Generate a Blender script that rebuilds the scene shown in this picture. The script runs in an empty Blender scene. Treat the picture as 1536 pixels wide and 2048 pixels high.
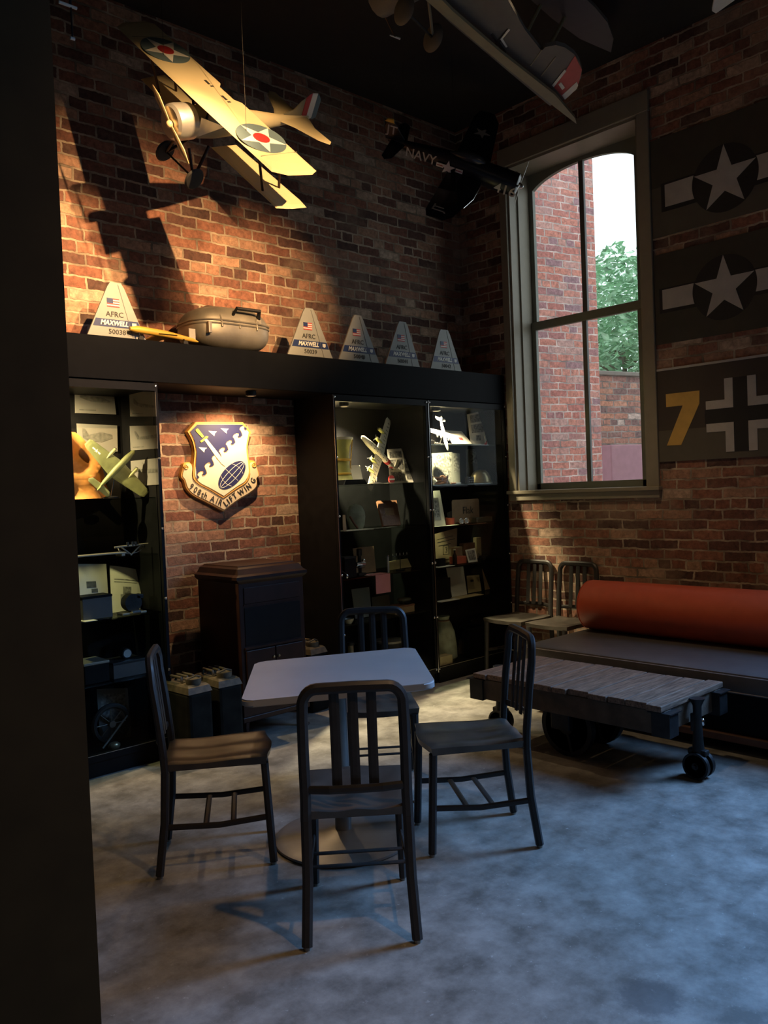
import bpy, bmesh, math, random
from mathutils import Vector, Matrix
random.seed(7)
C = bpy.context.scene.collection
PI = math.pi
# ------------------------------------------------------------------ camera
F = 1667.0; H = 1.53
def _d(px, py):
    return Vector((px-768.0, -(py-1024.0), -F)).normalized()
_X = _d(2562, 905); _Y = _d(-780, 1040); _Z = _X.cross(_Y).normalized(); _Y = _Z.cross(_X).normalized()
RM = Matrix((_X, _Y, _Z))                       # camera -> world
CAM = Vector((0, 0, H))
cd = bpy.data.cameras.new('camera'); cam = bpy.data.objects.new('camera', cd); C.objects.link(cam)
cam.matrix_world = Matrix.Translation(CAM) @ RM.to_4x4()
cd.sensor_fit = 'VERTICAL'; cd.sensor_height = 36.0; cd.lens = F/2048*36.0; cd.clip_start = 0.05
bpy.context.scene.camera = cam
def px(x, y, axis, val):
    """the point of the plane axis=val that the photograph shows at x, y"""
    r = RM @ _d(x, y)
    return CAM + r*((val-CAM[axis])/r[axis])
def PY(x, y, Y): return px(x, y, 1, Y)
def PX(x, y, X): return px(x, y, 0, X)
def PG(x, y, z=0.0): return px(x, y, 2, z)
# ------------------------------------------------------------------ light, world, exposure
sc = bpy.context.scene
sc.view_settings.view_transform = 'Standard'; sc.view_settings.look = 'None'
sc.view_settings.exposure = 0.0; sc.view_settings.gamma = 1.0; sc.view_settings.use_curve_mapping = False
w = bpy.data.worlds.new('sky'); sc.world = w; w.use_nodes = True
w.node_tree.nodes['Background'].inputs[0].default_value = (0.86, 0.95, 1.0, 1)
w.node_tree.nodes['Background'].inputs[1].default_value = 1.75
def lamp(kind, name, loc, target, energy, color, **kw):
    l = bpy.data.lights.new(name, kind); l.energy = energy; l.color = color
    for k, v in kw.items(): setattr(l, k, v)
    o = bpy.data.objects.new(name, l); C.objects.link(o); o.location = loc
    o.rotation_euler = (Vector(target)-Vector(loc)).to_track_quat('-Z', 'Y').to_euler()
    return o
WARM = (1.0, 0.60, 0.27)
# daylight that falls in through the second window of the right wall (to the right of the picture)
lamp('AREA', 'daylight_window', (5.55, 0.62, 2.75), (0, 0.9, -1.2), 128, (0.22, 0.48, 1.0), shape='RECTANGLE', size=0.9, size_y=2.4, spread=math.radians(118))
# the room's ceiling spots
lamp('SPOT', 'ceiling_spot_on_biplane', (2.6, -0.1, 4.15), (2.45, 4.9, 2.68), 1900, WARM, spot_size=math.radians(29.5), spot_blend=0.8, shadow_soft_size=0.03)
lamp('SPOT', 'ceiling_spot_on_shelf', (2.2, 1.4, 4.3), (2.10, 4.92, 2.82), 1500, WARM, spot_size=math.radians(20), spot_blend=1.0, shadow_soft_size=0.03)
lamp('SPOT', 'ceiling_spot_on_canister', (3.6, 1.4, 4.3), (3.45, 4.92, 2.80), 850, WARM, spot_size=math.radians(24), spot_blend=1.0, shadow_soft_size=0.03)
lamp('SPOT', 'ceiling_spot_on_bench', (3.7, 2.7, 4.3), (5.0, 3.2, 0.5), 100, (1, .70, .40), spot_size=math.radians(56), spot_blend=1.0, shadow_soft_size=0.06)
lamp('SPOT', 'ceiling_spot_on_table', (1.9, 0.2, 4.3), (1.0, 2.3, 0.0), 170, (1, .60, .26), spot_size=math.radians(44), spot_blend=1.0, shadow_soft_size=0.06)
# dim warm area fills, added out of view to lift the dark parts
lamp('AREA', 'fill_light', (2.6, -1.6, 2.7), (4.9, 3.2, .9), 3.2, (1, .78, .56), shape='SQUARE', size=1.2)
lamp('AREA', 'fill_light', (-0.9, 0.4, 3.2), (1.5, 2.4, 0.0), 1.6, (1, .72, .46), shape='SQUARE', size=.9)
# ------------------------------------------------------------------ materials
def nt(name):
    m = bpy.data.materials.new(name); m.use_nodes = True
    t = m.node_tree; return m, t, t.nodes['Principled BSDF']
def mat(name, col, rough=0.6, metal=0.0, var=0.12, scale=14.0, bump=0.0, bscale=60.0, spec=0.5):
    m, t, b = nt(name)
    n = t.nodes.new('ShaderNodeTexNoise'); n.inputs['Scale'].default_value = scale; n.inputs['Detail'].default_value = 5
    tc = t.nodes.new('ShaderNodeTexCoord'); t.links.new(tc.outputs['Object'], n.inputs['Vector'])
    r = t.nodes.new('ShaderNodeValToRGB')
    r.color_ramp.elements[0].position = 0.3; r.color_ramp.elements[1].position = 0.7
    r.color_ramp.elements[0].color = tuple(max(0, c*(1-var)) for c in col)+(1,)
    r.color_ramp.elements[1].color = tuple(min(1, c*(1+var)) for c in col)+(1,)
    t.links.new(n.outputs['Fac'], r.inputs['Fac']); t.links.new(r.outputs['Color'], b.inputs['Base Color'])
    b.inputs['Roughness'].default_value = rough; b.inputs['Metallic'].default_value = metal
    b.inputs['Specular IOR Level'].default_value = spec
    if bump:
        n2 = t.nodes.new('ShaderNodeTexNoise'); n2.inputs['Scale'].default_value = bscale
        t.links.new(tc.outputs['Object'], n2.inputs['Vector'])
        bp = t.nodes.new('ShaderNodeBump'); bp.inputs['Strength'].default_value = bump; bp.inputs['Distance'].default_value = 0.004
        t.links.new(n2.outputs['Fac'], bp.inputs['Height']); t.links.new(bp.outputs['Normal'], b.inputs['Normal'])
    return m
def brick(name, ramp, mortar, mixu=True, bw=0.222, rh=0.072, ms=0.0075, rough=0.85, dist=0.010, bump=.7, stain=None):
    m, t, b = nt(name); N = t.nodes.new; L = t.links.new
    tc = N('ShaderNodeTexCoord'); sx = N('ShaderNodeSeparateXYZ'); L(tc.outputs['Object'], sx.inputs[0])
    cx = N('ShaderNodeCombineXYZ')
    if mixu:
        ad = N('ShaderNodeMath'); ad.operation = 'ADD'; L(sx.outputs['X'], ad.inputs[0]); L(sx.outputs['Y'], ad.inputs[1]); L(ad.outputs[0], cx.inputs[0])
    else: L(sx.outputs['X'], cx.inputs[0])
    L(sx.outputs['Z'], cx.inputs[1])
    ns = N('ShaderNodeTexNoise'); ns.inputs['Scale'].default_value = 9; ns.inputs['Detail'].default_value = 4; L(tc.outputs['Object'], ns.inputs['Vector'])
    sb = N('ShaderNodeVectorMath'); sb.operation = 'SUBTRACT'; L(ns.outputs['Color'], sb.inputs[0]); sb.inputs[1].default_value = (.5, .5, .5)
    sl = N('ShaderNodeVectorMath'); sl.operation = 'SCALE'; L(sb.outputs[0], sl.inputs[0]); sl.inputs['Scale'].default_value = dist*2.6
    nf = N('ShaderNodeTexNoise'); nf.inputs['Scale'].default_value = 38; nf.inputs['Detail'].default_value = 3; L(tc.outputs['Object'], nf.inputs['Vector'])
    sf = N('ShaderNodeVectorMath'); sf.operation = 'SUBTRACT'; L(nf.outputs['Color'], sf.inputs[0]); sf.inputs[1].default_value = (.5, .5, .5)
    sg_ = N('ShaderNodeVectorMath'); sg_.operation = 'SCALE'; L(sf.outputs[0], sg_.inputs[0]); sg_.inputs['Scale'].default_value = .012
    a0 = N('ShaderNodeVectorMath'); a0.operation = 'ADD'; L(sl.outputs[0], a0.inputs[0]); L(sg_.outputs[0], a0.inputs[1])
    av = N('ShaderNodeVectorMath'); av.operation = 'ADD'; L(cx.outputs[0], av.inputs[0]); L(a0.outputs[0], av.inputs[1])
    br = N('ShaderNodeTexBrick'); L(av.outputs[0], br.inputs['Vector'])
    br.offset = 0.5; br.squash = 0.5; br.squash_frequency = 6
    br.inputs['Color1'].default_value = (0, 0, 0, 1); br.inputs['Color2'].default_value = (1, 1, 1, 1); br.inputs['Mortar'].default_value = (0, 0, 0, 1)
    br.inputs['Scale'].default_value = 1; br.inputs['Mortar Size'].default_value = ms; br.inputs['Mortar Smooth'].default_value = 0.25
    br.inputs['Brick Width'].default_value = bw; br.inputs['Row Height'].default_value = rh
    rp = N('ShaderNodeValToRGB'); L(br.outputs['Color'], rp.inputs['Fac'])
    el = rp.color_ramp.elements
    el[0].position = ramp[0][0]; el[0].color = ramp[0][1]+(1,); el[1].position = ramp[-1][0]; el[1].color = ramp[-1][1]+(1,)
    for p, c in ramp[1:-1]:
        e = el.new(p); e.color = c+(1,)
    n2 = N('ShaderNodeTexNoise'); n2.inputs['Scale'].default_value = 26; n2.inputs['Detail'].default_value = 6; n2.inputs['Roughness'].default_value = .7; L(tc.outputs['Object'], n2.inputs['Vector'])
    m1 = N('ShaderNodeMapRange'); L(n2.outputs['Fac'], m1.inputs['Value']); m1.inputs['From Min'].default_value = .3; m1.inputs['From Max'].default_value = .7; m1.inputs['To Min'].default_value = .5; m1.inputs['To Max'].default_value = 1.45
    mu = N('ShaderNodeVectorMath'); mu.operation = 'SCALE'; L(rp.outputs['Color'], mu.inputs[0]); L(m1.outputs[0], mu.inputs['Scale'])
    mx = N('ShaderNodeMix'); mx.data_type = 'RGBA'; L(br.outputs['Fac'], mx.inputs['Factor']); L(mu.outputs[0], mx.inputs['A']); 
    mm_ = N('ShaderNodeVectorMath'); mm_.operation = 'SCALE'; mm_.inputs[0].default_value = mortar
    m1b = N('ShaderNodeMapRange'); n5 = N('ShaderNodeTexNoise'); n5.inputs['Scale'].default_value = 6; n5.inputs['Detail'].default_value = 5; L(tc.outputs['Object'], n5.inputs['Vector'])
    L(n5.outputs['Fac'], m1b.inputs['Value']); m1b.inputs['From Min'].default_value = .35; m1b.inputs['From Max'].default_value = .65; m1b.inputs['To Min'].default_value = .35; m1b.inputs['To Max'].default_value = 1.15
    L(m1b.outputs[0], mm_.inputs['Scale']); L(mm_.outputs[0], mx.inputs['B'])
    last = mx.outputs['Result']
    # lime wash and soot stains with their own outline
    n3 = N('ShaderNodeTexNoise'); n3.inputs['Scale'].default_value = 1.7; n3.inputs['Detail'].default_value = 7; n3.inputs['Roughness'].default_value = .65; L(tc.outputs['Object'], n3.inputs['Vector'])
    m3 = N('ShaderNodeMapRange'); L(n3.outputs['Fac'], m3.inputs['Value']); m3.inputs['From Min'].default_value = .52; m3.inputs['From Max'].default_value = .70; m3.inputs['To Max'].default_value = .62
    mx2 = N('ShaderNodeMix'); mx2.data_type = 'RGBA'; L(m3.outputs[0], mx2.inputs['Factor']); L(last, mx2.inputs['A']); mx2.inputs['B'].default_value = (stain or mortar)+(1,)
    L(mx2.outputs['Result'], b.inputs['Base Color']); b.inputs['Roughness'].default_value = rough
    hs = N('ShaderNodeMath'); hs.operation = 'MULTIPLY_ADD'; L(br.outputs['Fac'], hs.inputs[0]); hs.inputs[1].default_value = -1.0
    h2 = N('ShaderNodeMath'); h2.operation = 'MULTIPLY'; L(n2.outputs['Fac'], h2.inputs[0]); h2.inputs[1].default_value = .55; L(h2.outputs[0], hs.inputs[2])
    bp = N('ShaderNodeBump'); bp.inputs['Strength'].default_value = bump; bp.inputs['Distance'].default_value = 0.012; L(hs.outputs[0], bp.inputs['Height']); L(bp.outputs['Normal'], b.inputs['Normal'])
    return m
def glassy(name, tint=(1, 1, 1), gl=0.06, rough=0.02):
    m = bpy.data.materials.new(name); m.use_nodes = True; t = m.node_tree
    for n in list(t.nodes): t.nodes.remove(n)
    o = t.nodes.new('ShaderNodeOutputMaterial'); a = t.nodes.new('ShaderNodeBsdfTransparent'); g = t.nodes.new('ShaderNodeBsdfGlossy')
    a.inputs[0].default_value = tint+(1,); g.inputs['Roughness'].default_value = rough
    f = t.nodes.new('ShaderNodeLayerWeight'); f.inputs[0].default_value = .5
    fp = t.nodes.new('ShaderNodeMath'); fp.operation = 'POWER'; t.links.new(f.outputs['Facing'], fp.inputs[0]); fp.inputs[1].default_value = 4
    n = t.nodes.new('ShaderNodeTexNoise'); n.inputs['Scale'].default_value = 3
    fm = t.nodes.new('ShaderNodeMath'); fm.operation = 'MULTIPLY_ADD'; fm.inputs[1].default_value = .22; t.links.new(fp.outputs[0], fm.inputs[0]); fm.inputs[2].default_value = gl*.1
    mm = t.nodes.new('ShaderNodeMath'); mm.operation = 'MULTIPLY_ADD'; t.links.new(n.outputs['Fac'], mm.inputs[0]); mm.inputs[1].default_value = gl*.1; t.links.new(fm.outputs[0], mm.inputs[2])
    x = t.nodes.new('ShaderNodeMixShader'); t.links.new(mm.outputs[0], x.inputs[0]); t.links.new(a.outputs[0], x.inputs[1]); t.links.new(g.outputs[0], x.inputs[2])
    t.links.new(x.outputs[0], o.inputs[0]); return m
M = {}
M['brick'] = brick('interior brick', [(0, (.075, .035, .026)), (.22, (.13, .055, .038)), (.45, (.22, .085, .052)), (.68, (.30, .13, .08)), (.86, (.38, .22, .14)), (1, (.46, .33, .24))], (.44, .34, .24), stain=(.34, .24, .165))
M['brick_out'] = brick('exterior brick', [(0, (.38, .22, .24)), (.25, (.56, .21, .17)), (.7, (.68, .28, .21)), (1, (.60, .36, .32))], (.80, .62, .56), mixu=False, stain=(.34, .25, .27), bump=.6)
M['brick_low'] = brick('garden wall brick', [(0, (.18, .11, .10)), (.4, (.32, .16, .13)), (.8, (.48, .22, .14)), (1, (.52, .40, .34))], (.36, .30, .26), mixu=False, stain=(.20, .19, .15), bump=.6)
def floor_mat():
    m, t, b = nt('polished stained concrete'); N = t.nodes.new; L = t.links.new
    tc = N('ShaderNodeTexCoord')
    a = N('ShaderNodeTexNoise'); a.inputs['Scale'].default_value = 5.5; a.inputs['Detail'].default_value = 9; a.inputs['Roughness'].default_value = .68; L(tc.outputs['Object'], a.inputs['Vector'])
    r = N('ShaderNodeValToRGB'); e = r.color_ramp.elements; e[0].position = .36; e[0].color = (.15, .14, .12, 1); e[1].position = .66; e[1].color = (.38, .36, .32, 1)
    L(a.outputs['Fac'], r.inputs['Fac'])
    v = N('ShaderNodeTexNoise'); v.inputs['Scale'].default_value = 30; v.inputs['Detail'].default_value = 6; v.inputs['Roughness'].default_value = .75; L(tc.outputs['Object'], v.inputs['Vector'])
    vr = N('ShaderNodeMapRange'); L(v.outputs['Fac'], vr.inputs['Value']); vr.inputs['From Min'].default_value = .62; vr.inputs['From Max'].default_value = .70; vr.inputs['To Max'].default_value = .6
    x = N('ShaderNodeMix'); x.data_type = 'RGBA'; L(vr.outputs[0], x.inputs['Factor']); L(r.outputs['Color'], x.inputs['A']); x.inputs['B'].default_value = (.62, .61, .57, 1)
    # two old dark spill marks
    sp = N('ShaderNodeVectorMath'); sp.operation = 'DISTANCE'; L(tc.outputs['Object'], sp.inputs[0]); g = PG(1300, 1995); sp.inputs[1].default_value = (g.x, g.y, 0)
    w_ = N('ShaderNodeMath'); w_.operation = 'MULTIPLY_ADD'; L(v.outputs['Fac'], w_.inputs[0]); w_.inputs[1].default_value = .12; L(sp.outputs['Value'], w_.inputs[2])
    sm = N('ShaderNodeMapRange'); L(w_.outputs[0], sm.inputs['Value']); sm.inputs['From Min'].default_value = .13; sm.inputs['From Max'].default_value = .17; sm.inputs['To Min'].default_value = .6; sm.inputs['To Max'].default_value = 0
    x2 = N('ShaderNodeMix'); x2.data_type = 'RGBA'; L(sm.outputs[0], x2.inputs['Factor']); L(x.outputs['Result'], x2.inputs['A']); x2.inputs['B'].default_value = (.08, .08, .08, 1)
    L(x2.outputs['Result'], b.inputs['Base Color'])
    rr = N('ShaderNodeMapRange'); L(a.outputs['Fac'], rr.inputs['Value']); rr.inputs['To Min'].default_value = .38; rr.inputs['To Max'].default_value = .62; L(rr.outputs[0], b.inputs['Roughness'])
    bp = N('ShaderNodeBump'); bp.inputs['Strength'].default_value = .15; bp.inputs['Distance'].default_value = .004; L(v.outputs['Fac'], bp.inputs['Height']); L(bp.outputs['Normal'], b.inputs['Normal'])
    return m
M['floor'] = floor_mat()
M['dark_paint'] = mat('dark brown wall paint', (.040, .026, .010), .85, spec=.08)
M['ceil'] = mat('black ceiling paint', (.02, .017, .014), .9)
M['black'] = mat('matt black painted wood', (.0055, .0055, .006), .5, var=.2, spec=.12)
M['valance'] = mat('black laminate fascia', (.0045, .005, .0065), .6, var=.15, spec=.07)
M['casing'] = mat('taupe painted joinery', (.27, .235, .17), .5, var=.05)
M['sashpaint'] = mat('olive grey sash paint', (.17, .17, .13), .45, var=.06)
M['mullion'] = mat('dark sash bar paint', (.10, .09, .08), .5, var=.06)
M['glass'] = glassy('window glass', (.97, .99, .99), .04)
M['cglass'] = glassy('display case glass', (.93, .95, .94), .02)
M['shelfglass'] = glassy('glass shelf', (.82, .87, .84), .5, .08)
M['chair'] = mat('dark brushed aluminium', (.040, .036, .033), .42, .25, var=.12, scale=30, spec=.35)
M['seat'] = mat('worn dark seat metal', (.105, .090, .075), .36, .35, var=.25, scale=9)
M['table'] = mat('grey powder coated tabletop', (.46, .45, .44), .42, .1, var=.06, scale=5)
M['tbase'] = mat('grey table pedestal', (.25, .25, .24), .4, .6, var=.1)
M['orange'] = mat('orange red vinyl', (.52, .085, .035), .45, var=.06, bump=.1)
M['cushion'] = mat('charcoal vinyl cushion', (.085, .078, .075), .42, var=.1, bump=.1)
M['piping'] = mat('pale piping', (.3, .28, .26), .5)
M['darkwood'] = mat('dark mahogany', (.024, .010, .007), .42, var=.35, scale=7, spec=.22)
M['benchwood'] = mat('reddish plywood base', (.12, .06, .04), .6, var=.2)
M['iron'] = mat('blackened cast iron', (.028, .027, .027), .5, .6, var=.3, bump=.3)
M['beam'] = mat('aged oak beam', (.09, .062, .04), .8, var=.35, scale=12, bump=.5)
def plank_mat():
    m, t, b = nt('weathered plank'); N = t.nodes.new; L = t.links.new
    tc = N('ShaderNodeTexCoord'); mp = N('ShaderNodeMapping'); mp.inputs['Scale'].default_value = (2.5, 26, 26); L(tc.outputs['Object'], mp.inputs['Vector'])
    n = N('ShaderNodeTexNoise'); n.inputs['Scale'].default_value = 3; n.inputs['Detail'].default_value = 8; n.inputs['Roughness'].default_value = .7; L(mp.outputs[0], n.inputs['Vector'])
    r = N('ShaderNodeValToRGB'); e = r.color_ramp.elements; e[0].position = .34; e[0].color = (.06, .035, .022, 1); e[1].position = .64; e[1].color = (.28, .18, .12, 1); L(n.outputs['Fac'], r.inputs['Fac'])
    L(r.outputs['Color'], b.inputs['Base Color']); b.inputs['Roughness'].default_value = .6
    bp = N('ShaderNodeBump'); bp.inputs['Strength'].default_value = .6; bp.inputs['Distance'].default_value = .003; L(n.outputs['Fac'], bp.inputs['Height']); L(bp.outputs['Normal'], b.inputs['Normal'])
    return m
M['plank'] = plank_mat()
M['silver'] = mat('polished steel', (.72, .72, .72), .2, 1.0, var=.04)
M['dullsteel'] = mat('galvanised steel', (.30, .27, .22), .5, .6, var=.22, scale=8, bump=.25, bscale=25)
M['cowl'] = mat('brushed cowling metal', (.62, .60, .55), .35, .8, var=.1)
M['cream'] = mat('doped cream linen', (.62, .52, .30), .6, var=.05, scale=6)
M['creamdk'] = mat('doped olive linen', (.22, .20, .13), .65, var=.06)
M['navyblue'] = mat('navy star blue', (.10, .15, .17), .6, var=.06)
M['red'] = mat('insignia red', (.42, .03, .03), .5, var=.08)
M['white'] = mat('insignia white', (.75, .74, .68), .6, var=.05)
M['offwhite'] = mat('dull white paint', (.48, .45, .40), .7, var=.08)
M['wood'] = mat('varnished propeller wood', (.62, .46, .24), .35, var=.12)
M['rubber'] = mat('black rubber', (.02, .018, .016), .7)
M['gloss_navy'] = mat('glossy sea blue paint', (.008, .010, .016), .3, var=.2)
M['yellow'] = mat('yellow paint', (.70, .42, .06), .45, var=.1)
M['mustard'] = mat('mustard yellow paint', (.62, .38, .09), .6, var=.08)
M['grey'] = mat('camouflage grey', (.30, .31, .32), .6, var=.06)
M['greywing'] = mat('pale grey fabric wing', (.10, .098, .092), .6, var=.06)
M['finface'] = mat('air force grey fin paint', (.30, .305, .28), .5, var=.05)
M['finline'] = mat('fin hinge line', (.12, .12, .12), .6)
M['band'] = mat('royal blue band', (.010, .025, .11), .45, var=.05)
M['ink'] = mat('black ink', (.03, .028, .025), .6)
M['flagred'] = mat('flag red', (.5, .06, .06), .6)
M['paper'] = mat('aged white paper', (.66, .62, .52), .75, var=.05)
M['paperdk'] = mat('yellowed paper', (.50, .40, .22), .8, var=.1)
M['print'] = mat('grey print paper', (.17, .165, .145), .8, var=.05)
M['photo'] = mat('black and white photograph', (.20, .19, .165), .5, var=.8, scale=55)
M['photopl'] = mat('faded aircraft profile ink', (.10, .10, .085), .7, var=.4, scale=40)
M['olive'] = mat('olive drab paint', (.16, .18, .07), .55, var=.25, scale=18)
M['olivelt'] = mat('worn light olive edge', (.36, .38, .18), .6, var=.15)
M['bomber'] = mat('ivory bomber paint', (.72, .66, .48), .5, var=.06)
M['nacelle'] = mat('yellow green nacelle', (.42, .40, .10), .45, var=.15)
M['silk'] = mat('orange life vest fabric', (.72, .33, .08), .7, var=.35, scale=9, bump=.4, bscale=14)
M['pink'] = mat('pink cloth', (.62, .22, .22), .8, var=.06)
M['leather'] = mat('brown leather', (.20, .09, .05), .5, var=.3, bump=.3)
M['canvas'] = mat('pale green canvas', (.34, .36, .27), .85, var=.25, bump=.4)
M['helmet'] = mat('brass toned steel helmet', (.36, .29, .17), .3, .7, var=.25)
M['carton'] = mat('tan carton', (.34, .22, .13), .8, var=.15)
M['redtin'] = mat('red tin', (.48, .09, .05), .5)
M['gold'] = mat('gold shield border', (.66, .36, .08), .45, var=.08)
M['shblue'] = mat('shield ultramarine', (.016, .018, .085), .5, var=.06)
M['shcream'] = mat('shield ivory field', (.72, .66, .50), .55, var=.03)
M['shscroll'] = mat('scroll ivory', (.60, .50, .34), .6, var=.04)
M['swyellow'] = mat('sword hilt yellow', (.78, .60, .06), .5)
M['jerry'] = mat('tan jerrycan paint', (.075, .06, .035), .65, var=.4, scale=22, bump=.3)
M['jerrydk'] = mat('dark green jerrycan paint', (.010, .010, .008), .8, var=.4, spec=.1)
M['panel_olive'] = mat('dark olive painted plywood', (.055, .048, .032), .75, var=.08)
M['panel_grey'] = mat('grey brown painted plywood', (.105, .092, .066), .75, var=.06)
M['panel_brown'] = mat('brown painted plywood', (.06, .046, .034), .75, var=.06)
M['insig_dark'] = mat('insignia black', (.018, .017, .015), .7)
M['leaf'] = mat('bright green leaves', (.36, .58, .38), .5, var=.45, scale=7)
M['bark'] = mat('grey bark', (.20, .17, .13), .9, var=.3)
M['pinkbox'] = mat('plum painted metal', (.36, .17, .20), .6, var=.08)
M['soil'] = mat('courtyard ground', (.22, .19, .16), .9)
M['bottle'] = mat('dark brown bottle glass', (.03, .012, .008), .12)
M['canopy'] = mat('dark canopy glazing', (.05, .055, .06), .15)
M['clear'] = mat('milky clear plastic', (.55, .58, .6), .2)
# ------------------------------------------------------------------ mesh helpers
class MB:
    def __init__(s): s.bm = bmesh.new()
    def box(s, lo, hi, M4=None, bev=0.0):
        lo = Vector(lo); hi = Vector(hi); c = (lo+hi)/2; d = hi-lo
        r = bmesh.ops.create_cube(s.bm, size=1, matrix=Matrix.Translation(c) @ Matrix.Diagonal((abs(d.x), abs(d.y), abs(d.z), 1)))
        vs = r['verts']
        if bev:
            es = list({e for v in vs for e in v.link_edges})
            q = bmesh.ops.bevel(s.bm, geom=es, offset=bev, segments=2, affect='EDGES', profile=.5)
            vs = list({v for f in q['faces'] for v in f.verts} | {v for v in vs if v.is_valid})
        if M4 is not None: bmesh.ops.transform(s.bm, matrix=M4, verts=vs)
        return s
    def tube(s, pts, r, n=8, cap=True, taper=None, flat=1.0, up=None):
        pts = [Vector(p) for p in pts]; rings = []
        prev = None
        for i, p in enumerate(pts):
            a = pts[max(i-1, 0)]; b = pts[min(i+1, len(pts)-1)]; t = (b-a)
            t = t.normalized() if t.length > 1e-9 else Vector((0, 0, 1))
            if prev is None:
                u = Vector(up) if up else (Vector((0, 0, 1)) if abs(t.z) < .9 else Vector((1, 0, 0)))
            else: u = prev
            u = (u - t*u.dot(t)).normalized(); prev = u; v = t.cross(u)
            rr = r if not taper else r*taper[i]
            rings.append([s.bm.verts.new(p + u*math.cos(2*PI*k/n+PI/n)*rr + v*math.sin(2*PI*k/n+PI/n)*rr*flat) for k in range(n)])
        for i in range(len(rings)-1):
            for k in range(n): s.bm.faces.new((rings[i][k], rings[i][(k+1) % n], rings[i+1][(k+1) % n], rings[i+1][k]))
        if cap: s.bm.faces.new(rings[0][::-1]); s.bm.faces.new(rings[-1])
        return s
    def sweep(s, pts, w, h, up):
        """rectangular bar along a path; w across, h along up"""
        pts = [Vector(p) for p in pts]; rings = []; up = Vector(up)
        for i, p in enumerate(pts):
            a = pts[max(i-1, 0)]; b = pts[min(i+1, len(pts)-1)]; t = (b-a).normalized()
            sd = t.cross(up).normalized(); u2 = sd.cross(t).normalized()
            ww = w[i] if isinstance(w, (list, tuple)) else w
            c = .28
            prof = [(-.5, -.5+c), (-.5, .5-c), (-.5+c, .5), (.5-c, .5), (.5, .5-c), (.5, -.5+c), (.5-c, -.5), (-.5+c, -.5)]
            rings.append([s.bm.verts.new(p + sd*x*ww + u2*y*h) for x, y in prof])
        n = 8
        for i in range(len(rings)-1):
            for k in range(n): s.bm.faces.new((rings[i][k], rings[i][(k+1) % n], rings[i+1][(k+1) % n], rings[i+1][k]))
        s.bm.faces.new(rings[0][::-1]); s.bm.faces.new(rings[-1]); return s
    def lathe(s, prof, n=24, M4=None, seg=(0, 2*PI)):
        rings = []; full = abs(seg[1]-seg[0]-2*PI) < 1e-6; m = n if full else n+1
        for r, z in prof:
            rings.append([s.bm.verts.new((max(r, 1e-5)*math.cos(seg[0]+(seg[1]-seg[0])*k/n), max(r, 1e-5)*math.sin(seg[0]+(seg[1]-seg[0])*k/n), z)) for k in range(m)])
        for i in range(len(rings)-1):
            for k in range(n):
                k2 = (k+1) % m
                s.bm.faces.new((rings[i][k], rings[i][k2], rings[i+1][k2], rings[i+1][k]))
        if full:
            s.bm.faces.new(rings[0][::-1]); s.bm.faces.new(rings[-1])
        if M4 is not None: bmesh.ops.transform(s.bm, matrix=M4, verts=[v for r in rings for v in r])
        return s
    def prism(s, pts, a, b, f=None):
        """polygon pts (2d) extruded from a to b; f maps (u, v, t) to a point"""
        f = f or (lambda u, v, t: (u, v, t))
        A = [s.bm.verts.new(f(u, v, a)) for u, v in pts]; B = [s.bm.verts.new(f(u, v, b)) for u, v in pts]; n = len(pts)
        s.bm.faces.new(A[::-1]); s.bm.faces.new(B)
        for i in range(n): s.bm.faces.new((A[i], A[(i+1) % n], B[(i+1) % n], B[i]))
        return s
    def slab(s, pts, z, th, ins=.9, f=None):
        """wing like slab: outline pts, thin at the rim"""
        f = f or (lambda u, v, t: (u, v, t)); n = len(pts)
        cx = sum(p[0] for p in pts)/n; cy = sum(p[1] for p in pts)/n
        def sh(p, k): return (p[0]*1.0+(cx-p[0])*(1-k)*.35, cy+(p[1]-cy)*k)
        R = []
        for dz, k in ((-th/2, ins-.25), (-th*.3, ins), (0, 1), (th*.3, ins), (th/2, ins-.25)):
            R.append([s.bm.verts.new(f(*sh(p, k), z+dz)) for p in pts])
        for a, b in zip(R, R[1:]):
            for i in range(n): s.bm.faces.new((a[i], a[(i+1) % n], b[(i+1) % n], b[i]))
        s.bm.faces.new(R[0][::-1]); s.bm.faces.new(R[-1]); return s
    def loft(s, secs, n=16):
        """secs: (y, cx, cz, rx, rz)"""
        R = [[s.bm.verts.new((cx+rx*math.cos(2*PI*k/n), y, cz+rz*math.sin(2*PI*k/n))) for k in range(n)] for y, cx, cz, rx, rz in secs]
        for a, b in zip(R, R[1:]):
            for i in range(n): s.bm.faces.new((a[i], a[(i+1) % n], b[(i+1) % n], b[i]))
        s.bm.faces.new(R[0][::-1]); s.bm.faces.new(R[-1]); return s
    def sph(s, c, r, sc3=(1, 1, 1), u=14, v=10):
        bmesh.ops.create_uvsphere(s.bm, u_segments=u, v_segments=v, radius=r, matrix=Matrix.Translation(c) @ Matrix.Diagonal(tuple(sc3)+(1,))); return s
    def cyl(s, a, b, r, n=20, r2=None):
        a = Vector(a); b = Vector(b); return s.tube([a, b], r, n=n, taper=None if r2 is None else [1, r2/r])
    def quad(s, a, b, c, d):
        s.bm.faces.new([s.bm.verts.new(p) for p in (a, b, c, d)]); return s
    def build(s, name, m, parent=None, smooth=False):
        bmesh.ops.recalc_face_normals(s.bm, faces=s.bm.faces[:])
        me = bpy.data.meshes.new(name); s.bm.to_mesh(me); s.bm.free()
        me.materials.append(M[m] if isinstance(m, str) else m)
        if smooth:
            for p in me.polygons: p.use_smooth = True
            me.set_sharp_from_angle(angle=math.radians(38))
        o = bpy.data.objects.new(name, me); C.objects.link(o)
        if parent: o.parent = parent
        return o
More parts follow.
